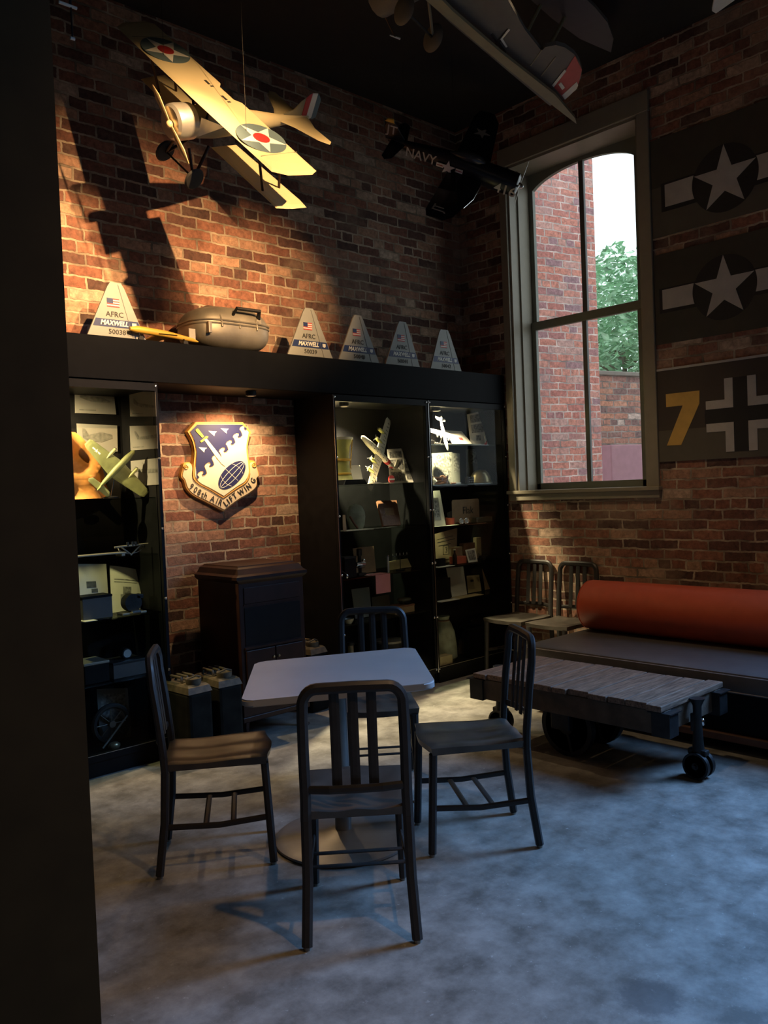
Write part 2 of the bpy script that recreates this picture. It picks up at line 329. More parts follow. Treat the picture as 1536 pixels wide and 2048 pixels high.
def scaled(mb, s):
    bmesh.ops.scale(mb.bm, vec=(s, s, s), verts=mb.bm.verts[:]); return mb
def tag(o, label, cat, group=None):
    o['label'] = label; o['category'] = cat
    if group: o['group'] = group
    return o
def thing(name, label, cat, loc=(0, 0, 0), rotz=0.0, group=None, mw=None):
    o = bpy.data.objects.new(name, None); C.objects.link(o); o.empty_display_size = .1
    o.location = loc; o.rotation_euler = (0, 0, rotz)
    if mw is not None: o.matrix_world = mw
    return tag(o, label, cat, group)
def struct(o): o['kind'] = 'structure'; return o
def dup(root, label=None, loc=None, rotz=None):
    r = root.copy(); C.objects.link(r)
    if loc is not None: r.location = loc
    if rotz is not None: r.rotation_euler = (0, 0, rotz)
    if label: r['label'] = label
    for ch in list(root.children):
        c = ch.copy(); C.objects.link(c); c.parent = r
        for g in list(ch.children):
            d = g.copy(); C.objects.link(d); d.parent = c
    return r
def text_mesh(s, size, bold=0.0, shear=0.0, sx=1.0, ext=.0008, align='CENTER'):
    cu = bpy.data.curves.new('lettering', 'FONT'); cu.body = s; cu.size = size; cu.offset = bold; cu.shear = shear
    cu.extrude = ext; cu.align_x = align; cu.align_y = 'CENTER'; cu.resolution_u = 2
    o = bpy.data.objects.new('lettering', cu); C.objects.link(o)
    bpy.context.view_layer.update()
    me = bpy.data.meshes.new_from_object(o.evaluated_get(bpy.context.evaluated_depsgraph_get()))
    C.objects.unlink(o); bpy.data.objects.remove(o); bpy.data.curves.remove(cu)
    if sx != 1.0:
        for v in me.vertices: v.co.x *= sx
    return me
def text(s, size, m, parent, M4, name='lettering', **kw):
    me = text_mesh(s, size, **kw); me.transform(M4); me.materials.append(M[m])
    o = bpy.data.objects.new(name, me); C.objects.link(o); o.parent = parent; return o
RA = Matrix.Rotation(PI/2, 4, 'X')                                     # faces -Y
RB = Matrix.Rotation(-PI/2, 4, 'Z') @ Matrix.Rotation(PI/2, 4, 'X')    # faces -X
def star_pts(cx, cy, r, k=.40, n=5, a0=PI/2):
    return [(cx+(r if i % 2 == 0 else r*k)*math.cos(a0+i*PI/n), cy+(r if i % 2 == 0 else r*k)*math.sin(a0+i*PI/n)) for i in range(2*n)]
def circ(cx, cy, r, n=28, sy=1.0): return [(cx+r*math.cos(2*PI*i/n), cy+r*sy*math.sin(2*PI*i/n)) for i in range(n)]
def star_mesh(mb, cx, cy, r, a, b, f=None, a0=PI/2, k=.40):
    """star prism made of centre fan so that it stays clean"""
    f = f or (lambda u, v, t: (u, v, t)); p = star_pts(cx, cy, r, k=k, a0=a0); n = len(p)
    A = [mb.bm.verts.new(f(u, v, a)) for u, v in p]; B = [mb.bm.verts.new(f(u, v, b)) for u, v in p]
    ca = mb.bm.verts.new(f(cx, cy, a)); cb = mb.bm.verts.new(f(cx, cy, b))
    for i in range(n):
        j = (i+1) % n; mb.bm.faces.new((A[j], A[i], ca)); mb.bm.faces.new((B[i], B[j], cb)); mb.bm.faces.new((A[i], A[j], B[j], B[i]))
    return mb
# ------------------------------------------------------------------ room shell
XB, YA, ZC = 5.6, 4.92, 4.63
struct(MB().box((-2.2, -2.7, -.12), (XB+.35, YA+.35, 0)).build('floor', 'floor'))
struct(MB().box((-2.2, -2.7, ZC), (XB+.35, YA+.35, ZC+.12)).build('ceiling', 'ceil'))
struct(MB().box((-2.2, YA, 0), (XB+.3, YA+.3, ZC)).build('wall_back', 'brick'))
struct(MB().box((-2.2, -2.7, 0), (-2.0, YA, ZC)).build('wall_left', 'dark_paint'))
struct(MB().box((-2.0, -2.7, 0), (XB, -2.5, ZC)).build('wall_front', 'dark_paint'))
WY = [(0.10, 1.305), (3.165, 4.37)]; WZ0, WZ1 = 1.44, 4.16
b = MB()
b.box((XB, -2.7, 0), (XB+.3, YA, WZ0)); b.box((XB, -2.7, WZ1), (XB+.3, YA, ZC))
b.box((XB, -2.7, WZ0), (XB+.3, WY[0][0], WZ1)); b.box((XB, WY[0][1], WZ0), (XB+.3, WY[1][0], WZ1)); b.box((XB, WY[1][1], WZ0), (XB+.3, YA, WZ1))
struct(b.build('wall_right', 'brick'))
# the near partition whose edge closes the left of the picture
pe = RM @ _d(150, 1000); pe = CAM+pe*(1.48/pe.y)
struct(MB().box((-2.0, 1.48, 0), (pe.x, 1.60, ZC)).build('wall_partition', 'dark_paint'))
struct(MB().box((pe.x, 1.492, 0), (pe.x+.004, 1.60, ZC)).build('trim_1', 'dullsteel'))
# ------------------------------------------------------------------ windows
def window(n, y0, y1, full=True):
    r = bpy.data.objects.new('window_%d' % n, None); C.objects.link(r); r['kind'] = 'structure'
    X = XB; xs = X+.245
    yc = (y0+y1)/2
    # casing
    b = MB()
    b.box((X-.025, y0-.095, WZ0), (X+.0, y0, WZ1+.15), bev=.004)
    b.box((X-.025, y1, WZ0), (X+.0, y1+.07, WZ1+.15), bev=.004)
    b.box((X-.028, y0-.10, WZ1), (X+.0, y1+.075, WZ1+.15), bev=.004)
    # jambs and head lining
    b.box((X-.0, y0, WZ0), (X+.30, y0+.018, WZ1)); b.box((X-.0, y1-.018, WZ0), (X+.30, y1, WZ1)); b.box((X-.0, y0, WZ1-.018), (X+.30, y1, WZ1))
    b.box((X+.10, y1-.032, WZ0), (X+.115, y1-.018, WZ1))
    b.build('casing', 'casing', r)
    b = MB(); b.box((X-.055, y0-.11, WZ0), (X+.30, y1+.08, WZ0+.028), bev=.004); b.box((X-.03, y0-.10, WZ0-.055), (X-.0, y1+.07, WZ0), bev=.003)
    b.build('sill', 'casing', r)
    # sashes: upper arched, lower rectangular
    zr = 2.86; zb = WZ0+.028; st = .05; gy0, gy1 = y0+.155+.0, y1-.0
    gy0, gy1 = y0+.189, y1-.06; yc = (gy0+gy1)/2
    b = MB()
    b.box((xs, y0+.018, zb), (xs+.035, gy0, zr), bev=.004); b.box((xs, gy1, zb), (xs+.035, y1-.018, zr), bev=.004)
    b.box((xs, y0+.018, zb), (xs+.035, y1-.018, zb+.055), bev=.004); b.box((xs-.004, y0+.018, zr-.036), (xs+.035, y1-.018, zr+.034), bev=.004)
    b.build('lower_sash', 'sashpaint', r)
    # arched head: spandrel above the arc
    N = 24; spring, rise = 3.94, .17
    arc = [(gy0+(gy1-gy0)*i/N, spring+rise*math.sqrt(max(0, 1-((2*i/N-1)**2)*.86))-.0) for i in range(N+1)]
    z0a = arc[0][1]; 
    b = MB()
    for (ya, za), (yb, zb_) in zip(arc, arc[1:]):
        b.prism([(ya, za), (yb, zb_), (yb, WZ1-.018), (ya, WZ1-.018)], xs+.02, xs+.055, lambda u, v, t: (t, u, v))
    b.box((xs+.02, y0+.018, zr), (xs+.055, gy0, WZ1-.018)); b.box((xs+.02, gy1, zr), (xs+.055, y1-.018, WZ1-.018))
    b.box((xs+.02, y0+.018, zr-.0), (xs+.05, y1-.018, zr+.022))
    b.build('upper_sash', 'sashpaint', r)
    b = MB(); b.box((xs+.022, yc-.022, zr), (xs+.05, yc+.022, spring+rise), bev=.003); b.build('mullion', 'mullion', r)
    b = MB(); b.box((xs+.002, yc-.020, zb), (xs+.03, yc+.020, zr), bev=.003); b.build('mullion', 'mullion', r)
    for ya, yb in ((gy0, yc), (yc, gy1)):
        MB().box((xs+.015, ya, zb+.05), (xs+.019, yb, zr)).build('pane', 'glass', r)
        MB().box((xs+.034, ya, zr), (xs+.038, yb, spring+rise)).build('pane', 'glass', r)
    return r
window(1, *WY[1]); window(2, *WY[0])
# ------------------------------------------------------------------ outside
struct(MB().box((XB+.35, -8, -.5), (30, 22, -.3)).build('ground_outside', 'soil'))
ue = RM @ _d(1197, 700); P0 = CAM + ue*(8.6/abs((RM.inverted() @ ue).z)); az = math.radians(-13.7)
b = MB(); b.box((-3.2, 0, -.3), (0, .35, 7.5)); o = b.build('brick_building', 'brick_out'); o.location = (P0.x, P0.y, 0); o.rotation_euler = (0, 0, az)
tag(o, 'tall red brick building wall seen through the left window panes', 'building')
ul = RM @ _d(1197, 750); P1 = CAM + ul*(9.6/abs((RM.inverted() @ ul).z)); zt = PX(1245, 742, P1.x+.3).z
b = MB(); b.box((-.6, 0, -.3), (5, .3, zt-.05)); o = b.build('garden_wall', 'brick_low'); o.location = (P1.x, P1.y, 0); o.rotation_euler = (0, 0, az)
b = MB(); b.box((-.6, -.03, zt-.05), (5, .33, zt), bev=.01); b.build('coping', 'soil', o)
tag(o, 'low weathered brick wall below the green tree outside', 'wall')
ub = RM @ _d(1216, 960); P2 = CAM + ub*(9.15/abs((RM.inverted() @ ub).z)); z2 = CAM.z+(RM @ _d(1240, 888)).z*9.0/abs((RM.inverted() @ (RM @ _d(1240, 888))).z)
t = thing('utility_box', 'plum coloured metal utility box against the low outdoor wall', 'box', (P2.x, P2.y-.05, -.3), az)
MB().box((0, 0, 0), (1.3, .3, z2+.3), bev=.01).build('housing', 'pinkbox', t)
MB().tube([(-.28, -.05, 0), (-.26, -.05, z2+.25)], .03).build('conduit', 'paper', t)
b = MB(); b.tube([(-.40, -.02, 1.75), (-.2, -.06, 1.62), (-.05, -.08, 1.4), (.05, -.08, 1.1)], .035); b.build('hose', 'paperdk', t)
def tree(px_, dist, cz, rad, hgt, n, label, seed):
    rnd = random.Random(seed); u = RM @ _d(px_, 700); Pt = CAM+u*(dist/abs((RM.inverted() @ u).z))
    t = thing('leafy_tree', label, 'tree', (Pt.x, Pt.y, -.3), 0)
    b = MB(); top = cz+.2
    b.tube([(0, 0, 0), (.05, 0, top*.5), (-.03, .05, top)], .08, taper=[1, .7, .3])
    tips = []
    for k in range(16):
        a = rnd.random()*2*PI; z0 = top*(.45+.5*rnd.random()); e = Vector((math.cos(a)*rad*.8, math.sin(a)*rad*.8, z0+.5*rnd.random()))
        b.tube([(0, 0, z0), tuple(e*.5+Vector((0, 0, z0*.5+.1))), tuple(e)], .025, n=6, taper=[1, .6, .3]); tips.append(e)
    b.build('trunk', 'bark', t)
    b = MB()
    for k in range(n):
        # leaves sit in clusters round branch centres
        while True:
            p = Vector((rnd.uniform(-1, 1), rnd.uniform(-1, 1), rnd.uniform(-1, 1)))
            if p.length < 1 and math.sin(p.x*9+seed)*math.sin(p.y*9)*math.sin(p.z*7+1) > -.22: break
        q = Vector((p.x*rad, p.y*rad, cz+.3+p.z*hgt)); a = rnd.random()*2*PI; s = rnd.uniform(.05, .09)
        ax = Vector((math.cos(a), math.sin(a), rnd.uniform(-.7, .3))).normalized(); sd = ax.cross(Vector((rnd.uniform(-1, 1), rnd.uniform(-1, 1), 1))).normalized()
        up = ax.cross(sd)
        b.quad(q-ax*s, q+sd*s*.45+up*.008, q+ax*s, q-sd*s*.45+up*.008)
    b.build('foliage', 'leaf', t)
tree(1255, 11.2, 3.45, .95, 1.25, 4200, 'nearer bright green leafy tree seen above the low outdoor wall', 3)
tree(1200, 14.2, 3.9, 1.0, 1.3, 2600, 'farther leafy tree beside the edge of the brick building', 5)
# ------------------------------------------------------------------ wall panels with insignia on the right wall
def FB(u, v, t): return (XB-t, u, v)       # u = world Y, v = world Z
def yz(x, y, X=XB-.02): p = PX(x, y, X); return (p.y, p.z)
def panel(label, ztop, zbot, split, up, lo):
    t = thing('insignia_panel', label, 'wall panel', (0, 0, 0), group='painted insignia panels beside the window')
    y1 = 3.066; y0 = 1.35
    b = MB(); b.box((XB-.012, y0, split if split else zbot), (XB-.001, y1, ztop)); b.build('board', up, t)
    if split: MB().box((XB-.012, y0, zbot), (XB-.001, y1, split)).build('board', lo, t)
    return t
def starbar(t, cy, cz, r, barY, barh, border=.03):
    b = MB(); b.prism(circ(cy, cz, r, 40), .012, .0145, FB); b.prism([(barY-border*0+border, cz-barh/2-border), (cy-(barY-cy)-border, cz-barh/2-border), (cy-(barY-cy)-border, cz+barh/2+border*.5), (barY+border, cz+barh/2+border*.5)], .012, .014, FB)
    b.build('dark_roundel', 'insig_dark', t)
    for s in (1, -1):
        b = MB(); e = [cy+s*(barY-cy)]
        ang = math.asin(min(.95, barh/2/r)); pts = [(e[0], cz-barh/2), (e[0], cz+barh/2)] + [(cy+s*r*1.02*math.cos(ang*(1-2*i/8)), cz+r*1.02*math.sin(ang*(1-2*i/8))) for i in range(9)]
        b.prism(pts, .0145, .0165, FB)
        b.build('white_bar', 'offwhite', t)
    star_mesh(MB(), cy, cz, r*.99, .0145, .0172, FB, k=.385).build('star', 'offwhite', t)
def ztop(x, y): return yz(x, y)[1]
cY, cZ = yz(1450, 341); rL = yz(1384, 358)[0]; rR = yz(1515, 310)[0]; R1 = (rL-rR)/2; cY = (rL+rR)/2
b1 = yz(1328, 352); b1b = yz(1330, 396)
t = panel('topmost insignia panel right of the window, white star and bars on olive and grey', ztop(1296, 284), ztop(1302, 478), ztop(1299, 437)+.2, 'panel_olive', 'panel_grey')
zc1 = cZ-.045
starbar(t, cY, zc1, R1, b1[0], b1[1]-b1b[1], .03)
b2 = yz(1324, 586); b2b = yz(1326, 625); rL = yz(1386, 600)[0]; rR = yz(1513, 575)[0]
t = panel('middle insignia panel right of the window, white star and bars on dark brown', ztop(1305.6, 512), ztop(1312, 690), None, 'panel_olive', 'panel_olive')
starbar(t, (rL+rR)/2, (b2[1]+b2b[1])/2+.02, (rL-rR)/2, b2[0], b2[1]-b2b[1], .025)
z3t, z3b = ztop(1315, 742), ztop(1321, 924)
t = panel('lowest insignia panel right of the window, yellow seven and straight armed cross', z3t, z3b, z3t-(z3t-z3b)*.66, 'panel_brown', 'panel_grey')
MB().box((XB-.016, 1.35, z3t-.004), (XB-.001, 3.066, z3t+.012)).build('top_edge', 'offwhite', t)
c7 = lambda x, y: yz(1280+x/6.0, 640+y/6.0)
MB().prism([c7(305, 890), c7(708, 845), c7(708, 1000), c7(490, 1500), c7(318, 1508), c7(508, 1025), c7(310, 1045)], .012, .015, FB).build('numeral_seven', 'mustard', t)
ccy, ccz = c7(1205, 1125); arm = .030; a0 = abs(c7(1115, 1030)[0]-ccy); 
Lh = abs(c7(785, 985)[0]-ccy); Lv = abs(c7(1015, 700)[1]-ccz)
b = MB(); b.box((XB-.014, ccy-Lh-.01, ccz-a0), (XB-.011, ccy+Lh+.01, ccz+a0)); b.box((XB-.0142, ccy-a0, ccz-Lv-.0), (XB-.0112, ccy+a0, ccz+Lv)); b.build('cross_core', 'insig_dark', t)
b = MB(); wd = .058
for sy in (1, -1):
    for sz in (1, -1):
        p = [(a0, a0), (Lh, a0), (Lh, a0+wd), (a0+wd, a0+wd), (a0+wd, Lv), (a0, Lv)]
        b.prism([(ccy+sy*u, ccz+sz*v) for u, v in p], .013, .0165, FB)
b.build('cross_border', 'offwhite', t)
# ------------------------------------------------------------------ bulkhead shelf and display cases
YF = 4.46; ZS0, ZS1 = 2.205, 2.445
t = thing('bulkhead_shelf', 'long black bulkhead shelf running above the display cases', 'shelf', (.3, YF, ZS0))
MB().box((0, 0, 0), (5.28, .03, ZS1-ZS0), bev=.002).build('fascia', 'valance', t)
MB().box((0, .03, ZS1-ZS0-.03), (5.28, .46, ZS1-ZS0)).build('top_board', 'black', t)
MB().box((0, .03, 0), (5.28, .46, .02)).build('soffit', 'black', t)
def case(label, x0, x1, shelves, seamx=None, left=True):
    t = thing('display_case', label, 'cabinet', (x0, YF, 0), group='black glass fronted display cases'); W = x1-x0; D = .45; Ht = ZS0-.002
    MB().box((0, .03, .0), (.022, D, Ht)).build('side_panel', 'black', t); MB().box((W-.022, .03, 0), (W, D, Ht)).build('side_panel', 'black', t)
    MB().box((.022, D-.015, 0), (W-.022, D, Ht)).build('back_panel', 'black', t)
    MB().box((.022, .01, 0), (W-.022, D-.015, .10), bev=.002).build('plinth', 'black', t)
    MB().box((.022, .03, Ht-.04), (W-.022, D-.015, Ht)).build('top_panel', 'black', t)
    for z in shelves: MB().box((.022, .045, z-.008), (W-.022, D-.016, z)).build('shelf', 'shelfglass', t)
    d = MB(); fw = .018
    d.box((0, 0, .085), (fw, .028, Ht-.006)); d.box((W-fw, 0, .085), (W, .028, Ht-.006)); d.box((fw, 0, .085), (W-fw, .028, .125)); d.box((fw, 0, Ht-.05), (W-fw, .028, Ht-.006))
    dr = d.build('door', 'black', t)
    MB().box((fw, .010, .12), (W-fw, .014, Ht-.05)).build('glass_pane', 'cglass', dr)
    MB().box((.0, -.002, .09), (.004, .0, Ht-.01)).build('edge_strip', 'silver', dr)
    MB().box((fw, -.002, .122), (W-fw, .0, .125)).build('edge_strip', 'dullsteel', dr)
    for z in (2.18, 1.76, 1.35, .94, .52, .115):
        for x in (.012, W-.012):
            MB().sph((x, -.003, z), .008, (1, .7, 1), 10, 8).build('bolt', 'silver', dr)
    return t
case('left display case with aircraft prints and an orange vest', .60, 2.375, [1.537, 1.204, .861, .50])
case('middle display case with the yellow spool and polka dot bomber', 3.70, 4.635, [1.568, 1.238, .901, .575])
case('right display case with the grey helmet and Flak sign', 4.645, 5.58, [1.864, 1.544, 1.215, .893, .62])
def puck(label, x, y, z, tx, ty, e, col=(1, .80, .50), ang=95, blend=.6, size=.02, tz=0):
    t = thing('spotlight', label, 'light', (x, y, z))
    MB().cyl((0, 0, 0), (0, 0, -.03), .035, 20).build('housing', 'iron', t)
    MB().cyl((0, 0, -.03), (0, 0, -.034), .024, 16).build('lens', 'paper', t)
    lamp('SPOT', 'spotlight_beam', (x, y, z-.045), (tx, ty, tz), e, col, spot_size=math.radians(ang), spot_blend=blend, shadow_soft_size=size)
puck('small round spotlight under the top of the middle display case', 3.90, 4.58, 2.163, 3.96, 4.90, 480, size=.012, ang=118, blend=.7, tz=1.25)
puck('small round spotlight under the top of the right display case', 4.86, 4.58, 2.163, 5.00, 4.90, 320, size=.012, ang=118, blend=.7, tz=1.3)
puck('small round spotlight under the top of the left display case', 1.62, 4.58, 2.163, 1.80, 4.90, 150, (1, .74, .38), 128, .7, .012, 1.66)
puck('small round spotlight in the soffit above the shield plaque', 3.12, 4.60, 2.205, 3.05, 4.92, 62, (1, .66, .34), 140, .9, .012, .9)
# ------------------------------------------------------------------ things inside the cases
def page(name, label, cat, cs, Yt, Yb, m, photos=(), pm='photo', th=.0025, group=None, zb=None, parent=None, curl=0.0, X=None):
    if X is None: TL, TR = PY(*cs[0], Yt), PY(*cs[1], Yt); BR, BL = PY(*cs[2], Yb), PY(*cs[3], Yb)
    else: TL, TR, BR, BL = [PX(*c, X) for c in cs]
    if zb is not None: BR.z = zb; BL.z = zb
    base = (BL+BR)/2
    o = thing(name, label, cat, base, group=group) if photos else None
    off = base
    n = 6; b = MB(); nrm = (TR-TL).cross(BL-TL).normalized()
    if (nrm.y if X is None else nrm.x) > 0: nrm = -nrm
    def at(u, v, k=0.0):
        p = TL.lerp(TR, u).lerp(BL.lerp(BR, u), v); return p - off + nrm*(k+curl*4*u*(1-u)-curl)
    G = [[(b.bm.verts.new(at(i/n, j/2, 0)), b.bm.verts.new(at(i/n, j/2, th))) for j in range(3)] for i in range(n+1)]
    for i in range(n):
        for j in range(2):
            b.bm.faces.new((G[i][j][1], G[i+1][j][1], G[i+1][j+1][1], G[i][j+1][1])); b.bm.faces.new((G[i][j][0], G[i][j+1][0], G[i+1][j+1][0], G[i+1][j][0]))
        b.bm.faces.new((G[i][0][0], G[i+1][0][0], G[i+1][0][1], G[i][0][1])); b.bm.faces.new((G[i][2][0], G[i][2][1], G[i+1][2][1], G[i+1][2][0]))
    for j in range(2):
        b.bm.faces.new((G[0][j][0], G[0][j][1], G[0][j+1][1], G[0][j+1][0])); b.bm.faces.new((G[n][j][0], G[n][j+1][0], G[n][j+1][1], G[n][j][1]))
    if not photos:
        s = b.build(name, m); s.location = base; tag(s, label, cat, group); return s
    b.build('sheet', m, o)
    for u0, v0, u1, v1 in photos:
        q = MB(); k = 4
        for i in range(k):
            ua, ub = u0+(u1-u0)*i/k, u0+(u1-u0)*(i+1)/k
            q.quad(at(ua, v0, th+.0008), at(ub, v0, th+.0008), at(ub, v1, th+.0008), at(ua, v1, th+.0008))
        q.build('printed_picture', pm, o)
    return o
YB = YF+.435-.004   # just in front of the back panels
# --- left case: aircraft prints on the back panel
def profile_print(label, cs, kind, X=None):
    Yp = YB-.004
    o = page('aircraft_print', label, 'print', cs, Yp, Yp, 'print', photos=[(.1, .86, .5, .9)], pm='photopl', group='aircraft profile prints in the left case', X=X)
    TL, TR, BR, BL = [PY(*c, Yp) if X is None else PX(*c, X) for c in cs]; base = (BL+BR)/2
    od = (0, -.0042) if X is None else (-.0042, 0)
    shapes = {0: [(.10, .22), (.16, .25), (.27, .38), (.70, .42), (.90, .55), (.80, .60), (.40, .58), (.25, .52), (.12, .46), (.12, .36)],
              1: [(.14, .30), (.20, .30), (.34, .46), (.98, .56), (.98, .64), (.50, .64), (.24, .54), (.14, .44)],
              2: [(.12, .14), (.19, .16), (.28, .36), (.60, .26), (.86, .36), (.86, .50), (.60, .62), (.28, .58), (.13, .46)],
              3: [(.16, .22), (.23, .22), (.36, .46), (.98, .38), (.98, .54), (.60, .58), (.28, .56), (.24, .44)],
              4: [(.12, .30), (.18, .22), (.27, .34), (.98, .40), (.98, .54), (.5, .52), (.26, .44), (.2, .46)]}[kind]
    q = MB(); vs = []
    for u, v in shapes:
        p = TL.lerp(TR, u).lerp(BL.lerp(BR, u), v)-base; vs.append(q.bm.verts.new((p.x+od[0], p.y+od[1], p.z)))
    q.bm.faces.new(vs); q.build('aircraft_silhouette', 'photopl', o)
profile_print('top left aircraft profile print on the left case back', [(149, 768), (226, 774), (232, 829), (150, 826)], 0)
profile_print('top right aircraft profile print on the side of the left case', [(259, 782), (311, 784), (313, 833), (261, 833)], 1, 2.349)
profile_print('aircraft profile print behind the green model, below the top left print', [(153, 847), (234, 851), (235, 903), (156, 910)], 2)
profile_print('aircraft profile print of a swept tail jet, below the top right print', [(260, 852), (314, 851), (316, 897), (262, 901)], 3, 2.349)
profile_print('lowest aircraft profile print on the right of the left case', [(262, 922), (316, 916), (318, 969), (264, 973)], 4, 2.349)
zs = 1.537
# orange vest draped over a board
b = MB(); n = 14
pts0 = [PY(120, 850, 4.78), PY(150, 858, 4.78), PY(170, 885, 4.77), PY(188, 915, 4.76), PY(200, 960, 4.75), PY(208, 995, 4.74)]
prof = []
for i in range(n+1):
    for j in range(n+1):
        u = i/n; v = j/n
        x = PY(112, 900, 4.75).x*(1-u) + 0
        right = PY(150+70*min(1, v*1.15)**.8, 860+140*v, 4.75)
        xl = 1.76
        x = xl+(right.x-xl)*u
        z = zs+.004+(right.z-zs)*1.0*(1-.04*u)
        y = 4.74-.05*math.sin(PI*u)+.022*math.sin(9*u+5*v)+.016*math.sin(14*v+3*u)
        prof.append((x, y, max(zs+.004, z)))
vs = [b.bm.verts.new(p) for p in prof]
for i in range(n):
    for j in range(n): b.bm.faces.new((vs[i*(n+1)+j], vs[(i+1)*(n+1)+j], vs[(i+1)*(n+1)+j+1], vs[i*(n+1)+j+1]))
bmesh.ops.solidify(b.bm, geom=b.bm.faces[:], thickness=.006)
tag(b.build('life_vest', 'silk', smooth=True), 'orange fabric life vest standing behind the green model plane', 'vest')
# --- model aeroplane builder for the shelf models
def model_plane(name, label, loc, fwd, up, s, wing, fus, stab, fin, engines, body, wm=None, nac=None, insignia=False, dots=False, stand=None):
    f = Vector(fwd).normalized(); u = Vector(up); u = (u-f*u.dot(f)).normalized(); r = f.cross(u)
    mw = Matrix((r, f, u)).transposed().to_4x4(); mw.translation = loc
    t = thing(name, label, 'model aircraft', mw=mw)
    wm = wm or body
    scaled(MB().loft([(fus*.5, 0, 0, .02, .02), (fus*.46, 0, 0, .30, .32), (fus*.3, 0, 0, .50, .54), (0, 0, 0, .54, .60), (-fus*.3, 0, .05, .34, .40), (-fus*.48, 0, .12, .06, .14)]), s).build('fuselage', body, t, True)
    sp, c0, c1 = wing
    scaled(MB().slab([(-sp, .1-c1*.3), (-sp, .1+c1*.5), (-sp*.93, .1+c1*.7), (0, .1+c0*.5), (sp*.93, .1+c1*.7), (sp, .1+c1*.5), (sp, .1-c1*.3), (sp*.93, .1-c1*.5), (0, .1-c0*.5), (-sp*.93, .1-c1*.5)], .05, .22), s).build('wing', wm, t)
    ss, sc = stab
    scaled(MB().slab([(-ss, -fus*.45), (-ss*.8, -fus*.45+sc*.6), (0, -fus*.45+sc*.8), (ss*.8, -fus*.45+sc*.6), (ss, -fus*.45), (ss*.85, -fus*.45-sc*.4), (-ss*.85, -fus*.45-sc*.4)], .15, .12), s).build('tailplane', wm, t)
    fx = [0] if fin > 0 else [-ss*.9, ss*.9]
    for x in fx:
        scaled(MB().slab([(-fus*.5, .1), (-fus*.38, .1), (-fus*.42, abs(fin)*.8), (-fus*.46, abs(fin)), (-fus*.52, abs(fin)*.8)], x, .12, f=lambda a, c, d: (d, a, c)), s).build('fin', body, t)
    for e in engines:
        nb = scaled(MB().loft([(.1+c0*.5+.75, e, .0, .16, .16), (.1+c0*.5+.6, e, .0, .27, .27), (.1+c0*.3, e, .0, .27, .28), (-.2, e, .0, .06, .08)], 12), s).build('engine', nac or body, t, True)
        y = .1+c0*.5+.80
        q = MB()
        for k in range(3):
            a = k*2*PI/3+e; q.tube([(e, y, 0), (e+.55*math.cos(a), y, .55*math.sin(a))], .045, n=6, flat=.3)
        q.sph((e, y, 0), .09, u=8, v=6); scaled(q, s).build('propeller', 'iron', nb)
    if insignia:
        q = MB(); star_mesh(q, -sp*.68, .15, .34, .165, .18); q.box((-sp*.68-.75, .05, .165), (-sp*.68-.3, .27, .178)); q.box((-sp*.68+.3, .05, .165), (-sp*.68+.75, .27, .178))
        scaled(q, s).build('star_insignia', 'white', t)
    if dots:
        for y0_, y1_, m_ in ((-.17, -.24, 'red'), (-.30, -.36, 'red'), (-.41, -.45, 'red')):
            rr_ = lambda q_: .56-.30*max(0, (abs(q_)-.10))/.38*1.35; scaled(MB().loft([(fus*y0_, 0, .03, rr_(y0_), rr_(y0_)*1.12), (fus*y1_, 0, .05, rr_(y1_), rr_(y1_)*1.12)], 16), s).build('red_band', m_, t, True)
        q = MB(); rnd = random.Random(2)
        for i in range(-9, 10):
            for j in (-1, 0, 1):
                x = i*sp/10.5; y = .1+j*.38*(1-abs(i)/16)
                q.prism(circ(x+rnd.uniform(-.05, .05), y, .085, 8), .150, .172)
        for i in range(8):
            for j in (-1, 0, 1):
                a = PI/2+j*.6; yy = -fus*.3+i*fus*.085; q.sph((.48*math.cos(a), yy, .02+.53*math.sin(a)), .085, u=6, v=5)
        scaled(q, s).build('polka_dots', 'ink', t)
    if stand:
        Pl = mw.inverted()
        a = Pl @ Vector(stand); z0 = Vector(stand)
        MB().tube([Vector((0, 0, -.3*s)), a+(Pl.to_3x3() @ Vector((0, 0, .012)))], .004, n=8).build('stand_rod', 'silver', t)
        q = MB().lathe([(.045, 0), (.045, .008), (.02, .014)], 20); bmesh.ops.transform(q.bm, matrix=Pl @ Matrix.Translation(z0), verts=q.bm.verts[:]); q.build('stand_base', 'black', t)
    return t
def pose(pw1, pw2, pn, pt, Y1, Y2, Yn, Yt):
    A, B, N_, T_ = PY(*pw1, Y1), PY(*pw2, Y2), PY(*pn, Yn), PY(*pt, Yt); return A, B, N_, T_
# green twin engine model in the left case
A, B, Nn, Tt = pose((172, 884), (287, 993), (262, 905), (190, 980), 4.66, 4.60, 4.58, 4.66)
f = Nn-Tt; sp = (B-A).length/2; s = sp/6
model_plane('model_bomber', 'green twin engine model plane standing nose up before the orange vest', (A+B)/2+Vector((0, -.01, 0)), f, f.cross(A-B)*-1 if f.cross(A-B).y > 0 else f.cross(A-B), s, (sp/s, 3.0, 1.3), f.length/s*1.05, (2.1, .9), 1.0, (-2.2, 2.2), 'olive', 'olive', 'olivelt', insignia=True, stand=((A.x+B.x)/2-.02, 4.66, zs+.001))
